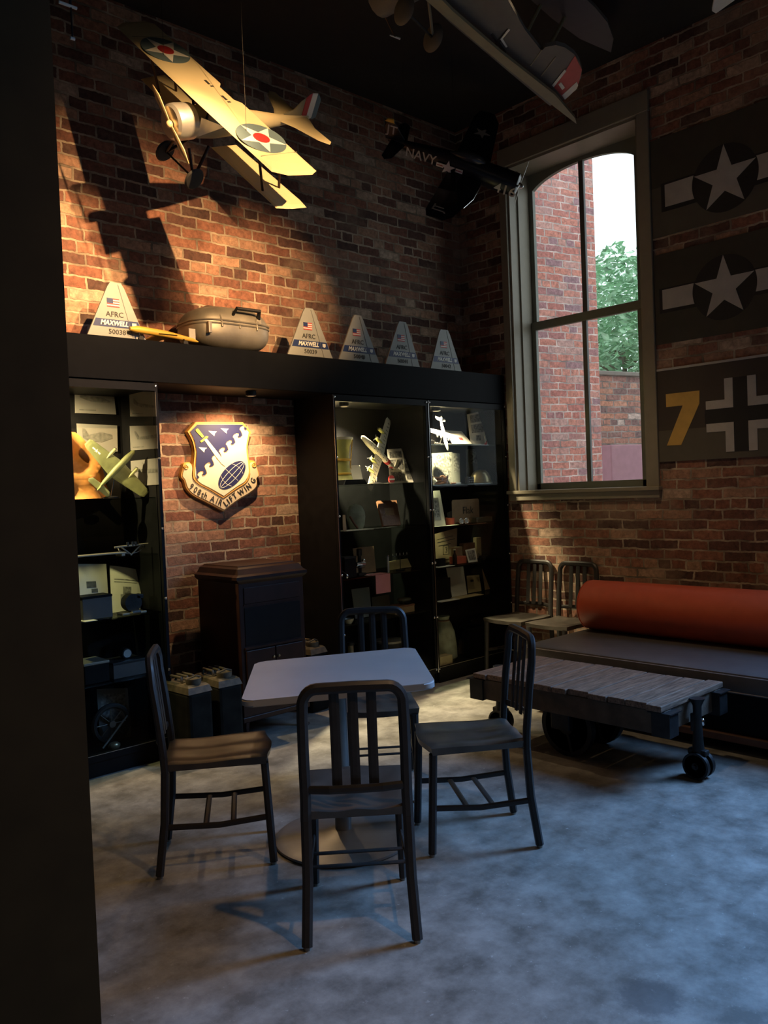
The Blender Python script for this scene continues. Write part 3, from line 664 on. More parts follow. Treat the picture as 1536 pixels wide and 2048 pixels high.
# polka dot bomber in the middle case
A, B, Nn, Tt = pose((790, 858), (727, 962), (723, 883), (790, 950), 4.68, 4.58, 4.57, 4.72)
f = Nn-Tt; sp = (B-A).length/2; s = sp/6; up = f.cross(A-B); up = -up if up.y > 0 else up
model_plane('model_bomber', 'ivory polka dot four engine model bomber beside the yellow spool', (A+B)/2, f, up, s, (sp/s, 2.4, 1.3), f.length/s*1.05, (1.9, .9), 1.1, (-3.3, -1.7, 1.7, 3.3), 'bomber', 'bomber', 'nacelle', dots=True, stand=((A.x+B.x)/2, 4.68, 1.569))
# white model in the right case
A, B, Nn, Tt = pose((860, 852), (915, 884), (893, 893), (878, 832), 4.60, 4.56, 4.54, 4.66)
f = Nn-Tt; sp = (B-A).length/2; s = sp/6; up = f.cross(A-B); up = -up if up.y > 0 else up
model_plane('model_seaplane', 'white four engine model plane with straight wing in the right case', (A+B)/2+Vector((0, 0, .0)), f, up, s, (sp/s*1.1, 2.2, 1.3), f.length/s*1.1, (2.4, 1.1), 1.0, (-3.4, -1.7, 1.7, 3.4), 'white', stand=((A.x+B.x)/2+.01, 4.64, 1.865))
def box_at(name, label, cat, x0, x1, ytop, Y, depth, zb, m, bev=.003, rz=0.0, lid=None, group=None):
    a = PY(x0, ytop, Y); c = PY(x1, ytop, Y); h = (a.z+c.z)/2-zb
    o = MB().box((-(c.x-a.x)/2, -depth/2, 0), ((c.x-a.x)/2, depth/2, h), bev=bev)
    if lid is None:
        q = o.build(name, m); q.location = ((a.x+c.x)/2, Y+depth/2, zb+.0005); q.rotation_euler = (0, 0, rz); return tag(q, label, cat, group)
    t = thing(name, label, cat, ((a.x+c.x)/2, Y+depth/2, zb+.0005), rz, group); o.build('body', m, t)
    MB().box((-(c.x-a.x)/2-.002, -depth/2-.002, h-.012), ((c.x-a.x)/2+.002, depth/2+.002, h+.002), bev=.002).build('lid', lid, t); return t
def papers(label, x0, x1, Y, depth, zb, m, n=3, rz=.05, seed=1, group='loose papers lying on the case shelves'):
    rnd = random.Random(seed); xa = PY(x0, 1000, Y).x; xb = PY(x1, 1000, Y).x
    b = MB()
    for k in range(n):
        b.box((-(xb-xa)/2, -depth/2, .0012*k), ((xb-xa)/2, depth/2, .0012*k+.001), Matrix.Rotation(rnd.uniform(-rz, rz), 4, 'Z') @ Matrix.Translation((rnd.uniform(-.006, .006), 0, 0)))
    o = b.build('paper_stack', m); o.location = ((xa+xb)/2, Y+depth/2, zb+.0006); return tag(o, label, 'papers', group)
def bottle(name, label, cat, x, Y, zb, h, r, m, cap='iron', neck=.4):
    p = PY(x, 1000, Y); t = thing(name, label, cat, (p.x, Y, zb+.0005))
    MB().lathe([(r*.9, 0), (r, .004), (r, h*.55), (r*neck, h*.75), (r*neck, h*.93)], 16).build('body', m, t, True)
    MB().lathe([(r*neck*1.2, h*.93), (r*neck*1.2, h)], 12).build('cap', cap, t); return t
# left case shelves
zs = 1.204
b = MB(); p = PY(235, 1100, 4.56); b.box((-.27, -.03, .012), (.05, .05, .020), bev=.002); b.box((-.27, -.03, 0), (-.25, .05, .012)); b.box((.02, -.03, 0), (.04, .05, .012))
t = thing('slide_rule', 'flat metal drafting ruler lying on the second shelf of the left case', 'instrument', (p.x, 4.58, zs+.001)); b.build('ruler', 'dullsteel', t)
t = thing('sextant', 'shiny brass navigation instrument beside the flat ruler', 'instrument', (PY(262, 1100, 4.58).x, 4.58, zs+.001))
b = MB(); b.tube([(-.10, 0, .05), (.11, 0, .055)], .006); b.tube([(-.06, 0, .05), (0, 0, .0), (.06, 0, .05)], .005); b.build('frame', 'dullsteel', t)
MB().tube([(.08*math.cos(a/8*PI+PI), 0, .05+.045*math.sin(a/8*PI+PI)) for a in range(9)], .004).build('arc', 'silver', t)
for k in (-.02, .01, .03): MB().cyl((k, 0, .05), (k, 0, .075), .008, 10).build('mirror', 'silver', t)
zs = .861
page('drawing_sheet', 'sheet with a pencil drawing of a dove leaning above the dark box', 'paper', [(150, 1128), (212, 1128), (217, 1195), (158, 1200)], 4.80, 4.76, 'paper', photos=[(.3, .35, .62, .48), (.45, .5, .66, .58)], pm='photopl', zb=zs+.003)
page('portrait_sheet', 'curled letter sheet with a dark bust portrait on the left case shelf', 'paper', [(221, 1130), (288, 1141), (282, 1216), (226, 1236)], 4.80, 4.70, 'paper', photos=[(.36, .45, .62, .62), (.28, .62, .68, .80), (.1, .28, .85, .30), (.1, .34, .8, .355)], zb=zs+.003, curl=.012)
box_at('storage_box', 'dark lidded box standing in front of the dove drawing', 'box', 164, 224, 1192, 4.55, .12, zs, 'cushion', lid='black')
t = thing('film_projector', 'small black round bodied projector on a metal stand before the portrait sheet', 'projector', (PY(264, 1200, 4.56).x, 4.57, zs+.001))
MB().box((-.075, -.04, 0), (.075, .04, .012), bev=.003).build('stand', 'dullsteel', t)
MB().cyl((0, -.03, .065), (0, .03, .065), .052, 24).build('reel_housing', 'iron', t)
MB().box((.02, -.03, .085), (.065, .03, .11), bev=.004).build('lens_hood', 'iron', t)
MB().cyl((-.02, -.045, .012), (.03, -.045, .012), .012, 12).build('roller', 'silver', t)
papers('white paper slip lying at the left edge of the left case shelf', 160, 185, 4.49, .08, zs, 'paper', 2, seed=4)
zs = .50
box_at('ammunition_box', 'long dark metal box on the lowest shelf of the left case', 'box', 226, 292, 1322, 4.56, .18, zs, 'cushion', lid='iron')
box_at('instrument_case', 'worn dark case at the left of the lowest left shelf', 'box', 168, 218, 1325, 4.55, .18, zs, 'black', lid='dullsteel')
t = thing('cockpit_gauge', 'small chrome cockpit gauge standing on the long dark metal box', 'gauge', (PY(254, 1300, 4.62).x, 4.64, zs+(PY(258, 1322, 4.56).z-zs)+.004))
MB().cyl((0, -.02, .03), (0, .03, .03), .03, 20).build('body', 'iron', t); MB().cyl((0, -.024, .03), (0, -.02, .03), .024, 20).build('dial', 'silver', t)
zs = .1
page('poster_board', 'grey illustrated board leaning at the bottom of the left case', 'poster', [(193, 1378), (255, 1376), (262, 1470), (200, 1478)], 4.80, 4.72, 'print', photos=[(.1, .1, .9, .6)], zb=.104)
t = thing('spoked_flywheel', 'dark spoked aircraft wheel at the bottom of the left case', 'wheel', (PY(222, 1430, 4.66).x, 4.66, .103))
MB().tube([(.105*math.cos(a*PI/14), 0, .12+.105*math.sin(a*PI/14)) for a in range(29)], .016, n=8, cap=False, up=(0, 1, 0)).build('tyre', 'rubber', t, True)
b = MB(); b.cyl((0, -.02, .12), (0, .02, .12), .02, 14)
for k in range(8): b.tube([(0, 0, .12), (.1*math.cos(k*PI/4), 0, .12+.1*math.sin(k*PI/4))], .003, n=6)
b.build('hub', 'dullsteel', t)
t = thing('metal_tool', 'slim metal tool with a round brass bowl lying in front of the dark wheel', 'tool', (PY(226, 1470, 4.55).x, 4.56, .103))
MB().tube([(-.06, 0, .02), (.12, .05, .16)], .006).build('shaft', 'dullsteel', t); MB().sph((0, -.02, .025), .024, (1.5, 1, 1)).build('bowl', 'helmet', t, True)
# middle case shelves
zs = 1.568
t = thing('brass_spool', 'yellow green waisted metal spool stand at the left of the middle case', 'stand', (PY(684, 900, 4.60).x+.015, 4.62, zs+.0005))
hz = PY(690, 875, 4.60).z-zs
MB().lathe([(.10, 0), (.10, .018), (.085, .03), (.062, .07), (.05, .13), (.05, hz*.62), (.06, hz*.82), (.075, hz*.92), (.075, hz*.95)], 32).build('column', 'nacelle', t, True)
MB().lathe([(.085, hz*.95), (.085, hz)], 32).build('top_plate', 'bomber', t, True)
for zz in (.07, hz*.5): MB().lathe([(.058, zz), (.066, zz+.004), (.066, zz+.014), (.058, zz+.018)], 32).build('collar', 'yellow', t)
MB().tube([(.055, -.045, .03), (.05, -.03, .14), (.06, -.05, hz*.94)], .004).build('rod', 'yellow', t)
page('caption_card', 'blank white caption card leaning beside the yellow spool', 'card', [(698, 931), (719, 930), (727, 962), (708, 964)], 4.60, 4.53, 'paper', zb=zs+.003)
b = MB(); xa = PY(686, 965, 4.50).x; xb = PY(733, 965, 4.50).x
b.prism([(0, 0), (xb-xa, 0), (xb-xa-.025, .035), (.02, .035)], 0, .09, lambda u, v, t: (u, t, v)); o = b.build('display_easel', 'black'); o.location = (xa, 4.49, zs+.0006); tag(o, 'low black wedge shaped display block in front of the white card', 'stand')
page('photo_page', 'open album page of grey photographs behind the polka dot bomber', 'page', [(774, 899), (802, 897), (813, 969), (781, 972)], 4.74, 4.66, 'paper', photos=[(.12, .08, .95, .27), (.12, .32, .95, .62), (.1, .68, .9, .95)], zb=zs+.003)
page('photo_page', 'right hand album page with a column of photographs in the middle case', 'page', [(803, 897), (818, 903), (834, 969), (813, 969)], 4.74, 4.62, 'paper', photos=[(.1, .08, .85, .30), (.1, .36, .85, .58), (.1, .66, .9, .92)], zb=zs+.003)
t = thing('striped_knob', 'red and white striped round tail marker beneath the model bomber', 'marker', (PY(785, 964, 4.56).x, 4.57, zs+.001))
MB().cyl((0, -.006, .03), (0, .006, .03), .030, 24).build('disc', 'red', t); MB().box((-.026, -.009, .024), (.026, -.0055, .036)).build('stripe', 'white', t); MB().box((-.02, -.01, 0), (.02, .02, .006)).build('foot', 'black', t)
papers('bright papers lying under the polka dot bomber', 735, 800, 4.50, .15, zs, 'paper', 3, seed=2)
zs = 1.238
t = thing('flying_helmet', 'pale green canvas flying helmet standing on the second shelf', 'helmet', (PY(716, 1050, 4.62).x, 4.64, zs+.001))
MB().lathe([(.055, 0), (.072, .03), (.082, .09), (.078, .13), (.055, .17), (.02, .187), (.001, .19)], 24, Matrix.Diagonal((1, .6, 1, 1))).build('shell', 'canvas', t, True)
MB().tube([(-.075, -.02, .1), (-.06, -.045, .05), (-.03, -.05, .01)], .008).build('strap', 'leather', t)
page('leather_album', 'brown leather album cover with a pale oval centre', 'book', [(752, 1004), (790, 1003), (799, 1053), (764, 1056)], 4.70, 4.60, 'leather', photos=[(.25, .3, .75, .6)], pm='carton', th=.02, zb=zs+.003)
page('tan_booklet', 'slim tan booklet standing at the left edge of the second shelf', 'book', [(685, 1030), (690, 1030), (693, 1060), (686, 1062)], 4.56, 4.52, 'carton', zb=zs+.003)
papers('white papers along the front of the second shelf, left half', 692, 745, 4.50, .10, zs, 'paper', 4, seed=3)
papers('grey papers along the front of the second shelf, right half', 748, 792, 4.51, .09, zs, 'print', 3, seed=5)
zs = .901
page('tan_folder', 'tan folder leaning behind the small black microscope', 'folder', [(705, 1097), (747, 1092), (752, 1148), (712, 1152)], 4.74, 4.68, 'carton', zb=zs+.003)
box_at('camera_box', 'dark square box beside the microscope', 'box', 689, 712, 1114, 4.56, .10, zs, 'black', lid='iron')
t = thing('microscope', 'small black and chrome optical instrument on the third shelf', 'instrument', (PY(722, 1100, 4.58).x, 4.60, zs+.001))
MB().box((-.035, -.03, 0), (.035, .03, .02), bev=.004).build('foot', 'iron', t)
MB().cyl((0, 0, .02), (0, 0, .16), .013, 14).build('column', 'iron', t)
MB().cyl((-.035, 0, .085), (.045, 0, .085), .016, 16).build('barrel', 'silver', t); MB().cyl((0, 0, .06), (0, 0, .066), .036, 20).build('stage', 'silver', t)
MB().cyl((-.012, -.012, .15), (-.018, -.02, .195), .02, 14).build('eyepiece', 'iron', t); MB().sph((.02, -.02, .11), .014).build('focus_knob', 'silver', t, True)
bottle('glass_vial', 'slim clear glass tube standing on the third shelf', 'vial', 771, 4.56, zs, .13, .008, 'clear', 'silver', .9)
t = thing('miniature_rack', 'thin dark rack carrying a row of tiny white toy planes', 'rack', (PY(797, 1130, 4.62).x, 4.60, zs+.001))
MB().box((-.03, -.02, 0), (.03, .02, .006)).build('foot', 'iron', t); MB().tube([(0, 0, .006), (0, 0, .11)], .003, n=6).build('post', 'iron', t); MB().tube([(-.085, 0, .11), (.085, 0, .11)], .003, n=6).build('rail', 'iron', t)
for k in range(5):
    x = -.075+.0375*k; b = MB(); b.tube([(x-.008, -.01, .122), (x+.008, .01, .122)], .003, n=5); b.tube([(x, 0, .113), (x, 0, .132)], .002, n=5); b.build('toy_plane', 'offwhite', t)
page('yellowed_map', 'yellowed rolled map panel at the right of the third shelf', 'map', [(776, 1122), (842, 1114), (847, 1139), (780, 1146)], 4.72, 4.68, 'paperdk', zb=zs+.003, curl=.01)
b = MB(); xa, xb = PY(750, 1155, 4.50).x, PY(779, 1155, 4.50).x; zl = PY(765, 1186, 4.50).z
b.box((xa, 4.492, zl), (xb, 4.496, zs+.004)); b.box((xa-.03, 4.492, zs+.001), (xb, 4.60, zs+.004))
tag(b.build('pink_cloth', 'pink'), 'pink cloth folded over the front edge of the third shelf', 'cloth')
papers('white paper behind the pink cloth', 732, 758, 4.52, .1, zs, 'paper', 2, seed=6)
t = thing('chrome_clip', 'small chrome lamp head lying at the left end of the third shelf', 'fitting', (PY(697, 1150, 4.50).x, 4.52, zs+.001)); MB().sph((0, 0, .018), .018, (.7, .7, 1)).build('shell', 'silver', t, True); MB().tube([(0, 0, .03), (-.02, .03, .06)], .003).build('wire', 'silver', t)
zs = .575
page('grey_sheet', 'tall grey sheet leaning on the fourth shelf of the middle case', 'paper', [(702, 1179), (738, 1174), (743, 1220), (710, 1222)], 4.76, 4.66, 'print', zb=zs+.003)
page('grey_sheet', 'wide grey sheet leaning beside the tall one on the fourth shelf', 'paper', [(743, 1195), (778, 1189), (781, 1217), (745, 1221)], 4.76, 4.70, 'panel_grey', zb=zs+.003)
box_at('tan_carton', 'small tan carton with a dark band on the fourth shelf', 'box', 790, 829, 1211, 4.56, .12, zs, 'carton', lid='leather')
t = thing('dark_cap', 'dark officer cap resting on the small tan carton', 'cap', (PY(812, 1200, 4.60).x, 4.62, PY(810, 1211, 4.56).z+.004)); MB().lathe([(.04, 0), (.045, .015), (.065, .03), (.055, .042), (.001, .045)], 20, Matrix.Diagonal((1, .8, 1, 1))).build('crown', 'panel_olive', t, True); MB().box((-.03, -.06, .004), (.03, -.035, .01)).build('visor', 'black', t)
t = thing('chrome_bowl', 'small grey bowl at the left end of the fourth shelf', 'bowl', (PY(698, 1215, 4.54).x, 4.55, zs+.001)); MB().lathe([(.02, 0), (.035, .02), (.04, .035), (.036, .035), (.03, .02), (.001, .006)], 20).build('shell', 'dullsteel', t, True)
t = thing('radio_drum', 'dim grey drum on the bottom of the middle case', 'drum', (PY(782, 1280, 4.62).x, 4.64, .103)); MB().cyl((0, 0, 0), (0, 0, .26), .11, 28).build('drum', 'iron', t, True); MB().cyl((0, 0, .26), (0, 0, .275), .115, 28).build('lid', 'dullsteel', t)
t = thing('telescope', 'short brass telescope standing at the bottom left of the middle case', 'telescope', (PY(705, 1300, 4.60).x, 4.62, .103)); MB().lathe([(.035, 0), (.035, .1), (.028, .11), (.028, .22), (.022, .23), (.022, .3)], 18).build('tubes', 'helmet', t, True); MB().lathe([(.03, .3), (.03, .32)], 18).build('eyepiece', 'iron', t)
# right case shelves
zs = 1.864
page('photo_page', 'tall album page with six grey photographs at the upper right of the right case', 'page', [(935, 828), (990, 817), (996, 880), (943, 882)], 4.74, 4.64, 'paper', photos=[(.08, .06, .5, .30), (.56, .06, .94, .28), (.08, .36, .5, .62), (.56, .34, .94, .56), (.6, .66, .94, .88), (.2, .7, .36, .86)], zb=zs+.003, curl=.01)
page('open_booklet', 'bright open booklet lying tilted behind the white model plane', 'booklet', [(890, 861), (923, 863), (945, 882), (905, 884)], 4.74, 4.60, 'paper', photos=[(.5, .5, .7, .7)], pm='flagred', zb=zs+.003)
t = thing('pennant', 'small red pennant on a pale pin at the foot of the six photograph page', 'pennant', (PY(973, 880, 4.58).x, 4.59, zs+.001)); MB().tube([(0, 0, 0), (-.012, 0, .075)], .003, n=6).build('pin', 'paper', t); MB().prism([(-.015, 0), (.015, 0), (.012, .035), (-.01, .015)], -.004, .004, lambda u, v, q: (u, q, v)).build('flag', 'flagred', t)
papers('shining papers lying at the foot of the white model plane', 905, 965, 4.50, .12, zs, 'paper', 3, seed=8)
t = thing('wire_probe', 'thin bent metal wire tool at the left of the top right shelf', 'tool', (PY(868, 880, 4.53).x, 4.54, zs+.001)); MB().tube([(-.03, 0, .03), (-.01, 0, .032), (.01, 0, .025), (.03, 0, .01)], .003, n=6).build('wire', 'silver', t); MB().box((.02, -.01, 0), (.05, .01, .012), bev=.002).build('grip', 'dullsteel', t)
zs = 1.544
page('photo_sheet', 'sheet of dim photographs behind the heap of belts', 'page', [(862, 907), (904, 904), (906, 960), (864, 964)], 4.78, 4.74, 'print', photos=[(.06, .05, .95, .45), (.3, .5, .9, .85)], zb=zs+.003)
page('photo_sheet', 'narrow dim photograph between the photo sheet and the framed page', 'page', [(905, 906), (919, 907), (920, 960), (907, 960)], 4.78, 4.74, 'print', photos=[(.1, .1, .9, .6)], zb=zs+.003)
page('photo_page', 'pale page with a dark portrait behind the steel helmet', 'page', [(932, 899), (961, 897), (963, 966), (934, 966)], 4.79, 4.75, 'print', photos=[(.28, .06, .88, .44)], zb=zs+.003)
page('photo_page', 'pale page with two landscape photographs right of the helmet', 'page', [(962, 897), (986, 895), (989, 965), (964, 966)], 4.79, 4.72, 'paper', photos=[(.1, .06, .8, .28), (.08, .36, .7, .7)], zb=zs+.003)
t = thing('steel_helmet', 'round brass toned steel helmet on the second right shelf', 'helmet', (PY(961, 960, 4.62).x, 4.62, zs+.001))
MB().lathe([(.092, 0), (.088, .02), (.084, .05), (.068, .085), (.04, .108), (.001, .114)], 28).build('shell', 'helmet', t, True); MB().lathe([(.088, .004), (.10, .0), (.10, .004), (.088, .010)], 28).build('rim', 'helmet', t)
t = thing('cartridge_clip', 'black block with rows of chrome studs before the steel helmet', 'clip', (PY(941, 960, 4.52).x, 4.53, zs+.001)); MB().box((-.04, -.015, 0), (.04, .015, .055), bev=.003).build('block', 'iron', t)
for i in range(3):
    for j in range(3): MB().sph((-.022+.022*i, -.017, .012+.016*j), .005, u=8, v=6).build('stud', 'silver', t)
t = thing('cartridge_belt', 'coiled dark leather belt with metal loops heaped on the shelf', 'belt', (PY(886, 960, 4.58).x, 4.60, zs+.001))
b = MB(); rnd = random.Random(5); pts = []
for k in range(40): pts.append((.075*math.cos(k*.52)+.02*math.sin(k), .04*math.sin(k*.52), .012+.0013*k+.006*math.sin(k*1.7)))
MB().tube(pts, .009, n=8, flat=.6).build('strap', 'leather', t, True)
for k in range(0, 40, 5): MB().tube([Vector(pts[k])+Vector((0, 0, -.012)), Vector(pts[k])+Vector((0, -.006, .014))], .004, n=6).build('cartridge', 'silver', t)
t = thing('survival_knife', 'shiny knife lying with its handle to the left of the studded block', 'knife', (PY(912, 965, 4.51).x, 4.515, zs+.001)); MB().tube([(-.05, 0, .006), (.0, 0, .006)], .007, n=8).build('handle', 'leather', t); MB().prism([(0, -.007), (.06, -.006), (.075, 0), (.06, .006), (0, .007)], .004, .008).build('blade', 'silver', t)
t = thing('seashell_fan', 'pale ribbed round fan at the left end of the second right shelf', 'ornament', (PY(863, 960, 4.52).x+.02, 4.53, zs+.001)); b = MB()
for k in range(9): a = PI/2+(-4+k)*.28; b.tube([(0, 0, .005), (.055*math.cos(a), 0, .005+.055*math.sin(a))], .005, n=6)
b.build('ribs', 'paper', t)
zs = 1.215
t = thing('framed_photo', 'white framed picture leaning at the left of the third right shelf', 'picture frame', (0, 0, 0))
cs = [PY(864, 982, 4.64), PY(877, 981, 4.62), PY(889, 1044, 4.56), PY(867, 1046, 4.56)]
def framed(t, cs, zb):
    cs[2].z = zb; cs[3].z = zb; base = (cs[2]+cs[3])/2; t.location = base
    def at(u, v, k=0): p = cs[0].lerp(cs[1], u).lerp(cs[3].lerp(cs[2], u), v)-base; return Vector((p.x, p.y-k, p.z))
    def bx(u0, v0, u1, v1, k0, k1, nm, m):
        b = MB(); A = [b.bm.verts.new(at(u, v, k0)) for u, v in ((u0, v0), (u1, v0), (u1, v1), (u0, v1))]; B = [b.bm.verts.new(at(u, v, k1)) for u, v in ((u0, v0), (u1, v0), (u1, v1), (u0, v1))]
        b.bm.faces.new(A[::-1]); b.bm.faces.new(B)
        for i in range(4): b.bm.faces.new((A[i], A[(i+1) % 4], B[(i+1) % 4], B[i]))
        return b.build(nm, m, t)
    bx(0, 0, 1, 1, 0, .014, 'frame', 'paper'); bx(.0, .2, .62, .84, .014, .016, 'mount', 'dullsteel'); bx(.0, .26, .5, .75, .016, .017, 'photograph', 'photo')
framed(t, cs, zs+.002)
t = thing('flak_sign', 'tan metal sign reading Flak standing on the third right shelf', 'sign', (0, 0, 0))
a, c_, d_ = PY(897, 1000, 4.70), PY(951, 998, 4.70), PY(956, 1036, 4.66)
t.location = ((a.x+c_.x)/2+.004, 4.67, zs+.001); wv = c_.x-a.x; hv = a.z-zs-.002
q = MB(); r_ = .018; ol = []
for cxx, czz, a0 in ((wv/2-r_, hv-r_, 0), (-wv/2+r_, hv-r_, PI/2), (-wv/2+r_, r_, PI), (wv/2-r_, r_, 1.5*PI)):
    for k in range(5): ol.append((cxx+r_*math.cos(a0+k*PI/8), czz+r_*math.sin(a0+k*PI/8)))
q.prism(ol, 0, .004, lambda u, v, tt: (u, -tt, v)).build('plate', 'carton', t)
text('Flak', .085, 'ink', t, Matrix.Translation((.022, -.0055, hv*.52)) @ RA)
t = thing('red_cup', 'red tin cup holding dark pencils in front of the Flak sign', 'cup', (PY(904, 1045, 4.56).x, 4.58, zs+.001))
MB().lathe([(.034, 0), (.037, .058), (.034, .058), (.031, .004)], 20).build('cup', 'redtin', t, True)
for k in range(4): MB().tube([(-.015+.01*k, 0, .01), (-.02+.014*k, .004, .10+.004*k)], .007, n=6).build('pencil', 'ink', t)
t = thing('goggles', 'silver rimmed flying goggles lying before the Flak sign', 'goggles', (PY(930, 1045, 4.52).x, 4.53, zs+.002))
for sx in (-1, 1):
    l = MB().tube([(sx*.03+.026*math.cos(a*PI/10), 0, .024+.020*math.sin(a*PI/10)) for a in range(21)], .005, n=8, cap=False, up=(0, 1, 0)).build('eye_rim', 'silver', t, True)
    MB().cyl((sx*.03, -.002, .024), (sx*.03, .002, .024), .02, 16).build('lens', 'clear', t)
MB().tube([(-.055, 0, .02), (-.06, .03, .012), (0, .06, .01), (.06, .03, .012), (.055, 0, .02)], .005, n=6).build('strap', 'leather', t)
box_at('narrow_case', 'long dull green case lying behind the goggles', 'box', 953, 985, 1034, 4.60, .06, zs, 'panel_grey')
bottle('glass_jar', 'small milky jar at the right end of the third right shelf', 'jar', 995, 4.60, zs, .075, .022, 'paperdk', 'dullsteel', .7)
papers('bright papers at the front left of the third right shelf', 869, 915, 4.495, .06, zs, 'paper', 2, seed=9)
zs = .893
t = page('ration_poster', 'tall tan printed ration sheet with a boxed numeral three', 'poster', [(869, 1068), (914, 1056), (913, 1128), (872, 1131)], 4.76, 4.72, 'carton', photos=[(.1, .30, .9, .32), (.1, .2, .8, .215), (.15, .42, .7, .44)], pm='ink', zb=zs+.003)
text('3', .062, 'ink', t, Matrix.Translation((-.01, -.016, .105)) @ RA)
q = MB(); _ = [q.box(lo, hi) for lo, hi in (((-.045, -.012, .068), (.025, -.010, .072)), ((-.045, -.013, .14), (.025, -.011, .144)), ((-.045, -.0125, .068), (-.041, -.0105, .144)), ((.021, -.0125, .068), (.025, -.0105, .144)))]; q.build('numeral_box', 'ink', t)
bottle('glass_bottle', 'dark brown bottle with a pale label on the fourth right shelf', 'bottle', 905, 4.56, zs, .125, .019, 'bottle', 'paper', .45)
box_at('ration_carton', 'small orange brown carton behind the red booklet', 'box', 911, 925, 1094, 4.64, .05, zs, 'carton')
box_at('brown_carton', 'wide brown cardboard carton standing behind the small photograph', 'box', 927, 950, 1086, 4.72, .05, zs, 'leather')
box_at('map_case', 'tall brown board case at the back of the fourth right shelf', 'box', 953, 977, 1074, 4.76, .04, zs, 'carton')
page('torn_notice', 'torn pale paper notice at the right end of the fourth right shelf', 'paper', [(977, 1076), (1003, 1074), (1004, 1120), (979, 1122)], 4.80, 4.76, 'paperdk', zb=zs+.003)
box_at('red_booklet', 'thin red booklet lying beside the bottle', 'book', 913, 933, 1113, 4.56, .08, zs, 'redtin')
page('small_photo', 'small white bordered photograph leaning on the fourth right shelf', 'photo', [(930, 1100), (950, 1096), (955, 1123), (937, 1126)], 4.58, 4.54, 'paper', photos=[(.12, .12, .88, .86)], zb=zs+.003)
box_at('leather_pouch', 'small black pouch at the left of the fourth right shelf', 'pouch', 877, 892, 1117, 4.54, .04, zs, 'black', bev=.008)
t = thing('toy_cannon', 'small dark field gun model to the right of the small photograph', 'model', (PY(966, 1115, 4.58).x, 4.59, zs+.001))
for sy in (-.02, .02): MB().cyl((0, sy-.003, .022), (0, sy+.003, .022), .022, 16).build('wheel', 'iron', t)
MB().tube([(-.03, 0, .02), (.07, 0, .035)], .007, n=8, taper=[1, .6]).build('barrel', 'iron', t); MB().tube([(0, 0, .02), (-.045, 0, .06)], .004, n=6).build('trail', 'silver', t)
papers('pale blue papers at the front left of the fourth right shelf', 872, 905, 4.495, .07, zs, 'paper', 3, seed=11)
zs = .62
page('cream_document', 'tall cream document leaning on the fifth right shelf', 'paper', [(892, 1136), (926, 1133), (934, 1190), (904, 1194)], 4.74, 4.62, 'paper', zb=zs+.003)
page('sketch_page', 'page with a small pencil sketch on the fifth right shelf', 'paper', [(933, 1152), (958, 1150), (963, 1188), (936, 1190)], 4.74, 4.66, 'paperdk', photos=[(.25, .25, .5, .38)], pm='ink', zb=zs+.003)
page('brown_document', 'tall wrinkled brown document at the right of the fifth right shelf', 'paper', [(964, 1138), (993, 1137), (999, 1185), (970, 1188)], 4.76, 4.68, 'carton', zb=zs+.003)
box_at('black_case', 'black leather case at the left of the fifth right shelf', 'box', 872, 901, 1157, 4.58, .08, zs, 'black')
papers('white paper at the very front of the fifth right shelf', 875, 912, 4.49, .07, zs, 'paper', 3, seed=12)
papers('yellowed papers spread along the fifth right shelf', 912, 960, 4.50, .10, zs, 'paperdk', 4, seed=13)
t = thing('duffel_bag', 'slumped grey canvas bag on the floor of the right case', 'bag', (PY(900, 1300, 4.6).x, 4.66, .103))
MB().lathe([(.09, 0), (.12, .03), (.115, .14), (.10, .24), (.07, .31), (.05, .34), (.06, .37), (.001, .36)], 18, Matrix.Diagonal((1, .75, 1, 1))).build('body', 'canvas', t, True)
MB().tube([(.052*math.cos(a), .04*math.sin(a), .335) for a in [k*PI/8 for k in range(17)]], .006, n=6, cap=False).build('cord', 'leather', t)
box_at('flat_parcel', 'pale flat parcel at the front of the right case floor', 'parcel', 880, 905, 1312, 4.49, .08, .102, 'paperdk')
box_at('grey_crate', 'dim wooden crate beside the grey canvas bag', 'crate', 935, 985, 1255, 4.60, .22, .102, 'black')
# ------------------------------------------------------------------ shield plaque in the alcove
YS = 4.885
s4 = lambda x, y: PY(340+x/7.68, 820+y/7.68, YS)
def SP(pts, y0, y1, name, m, par, org):
    b = MB(); b.prism([((s4(x, y)-org).x, (s4(x, y)-org).z) for x, y in pts], y0, y1, lambda u, v, t: (u, -t, v)); return b.build(name, m, par)
org = s4(800, 900); org.y = 4.885
t = thing('shield_plaque', 'lit shield plaque lettered 908th AIRLIFT WING with sword and globe', 'plaque', org)
def bez(P, n=6):
    """smooth a closed outline by Catmull-Rom except at the corners marked with 1"""
    out = []; N_ = len(P)
    for i in range(N_):
        p0, p1, p2, p3 = P[(i-1) % N_], P[i], P[(i+1) % N_], P[(i+2) % N_]
        a = p1 if len(p1) > 2 else p0; d = p2 if len(p2) > 2 else p3
        for k in range(n):
            q = k/n
            f = lambda j: .5*((2*p1[j])+(-a[j]+p2[j])*q+(2*a[j]-5*p1[j]+4*p2[j]-d[j])*q*q+(-a[j]+3*p1[j]-3*p2[j]+d[j])*q**3)
            out.append((f(0), f(1)))
    return out
outer = [(385, 185, 1), (1105, 190, 1), (1228, 340, 1), (1195, 470), (1180, 640), (1195, 780), (1240, 770), (1300, 790), (1330, 870), (1368, 1000), (1335, 1060), (1325, 1190), (1220, 1290), (1050, 1390), (825, 1560, 1), (560, 1420), (350, 1310), (250, 1200), (215, 1085), (170, 1020), (195, 900), (215, 820), (290, 800), (345, 830), (365, 640), (330, 470), (258, 335, 1)]
SP(bez(outer), -.033, .0, 'back_board', 'gold', t, org)
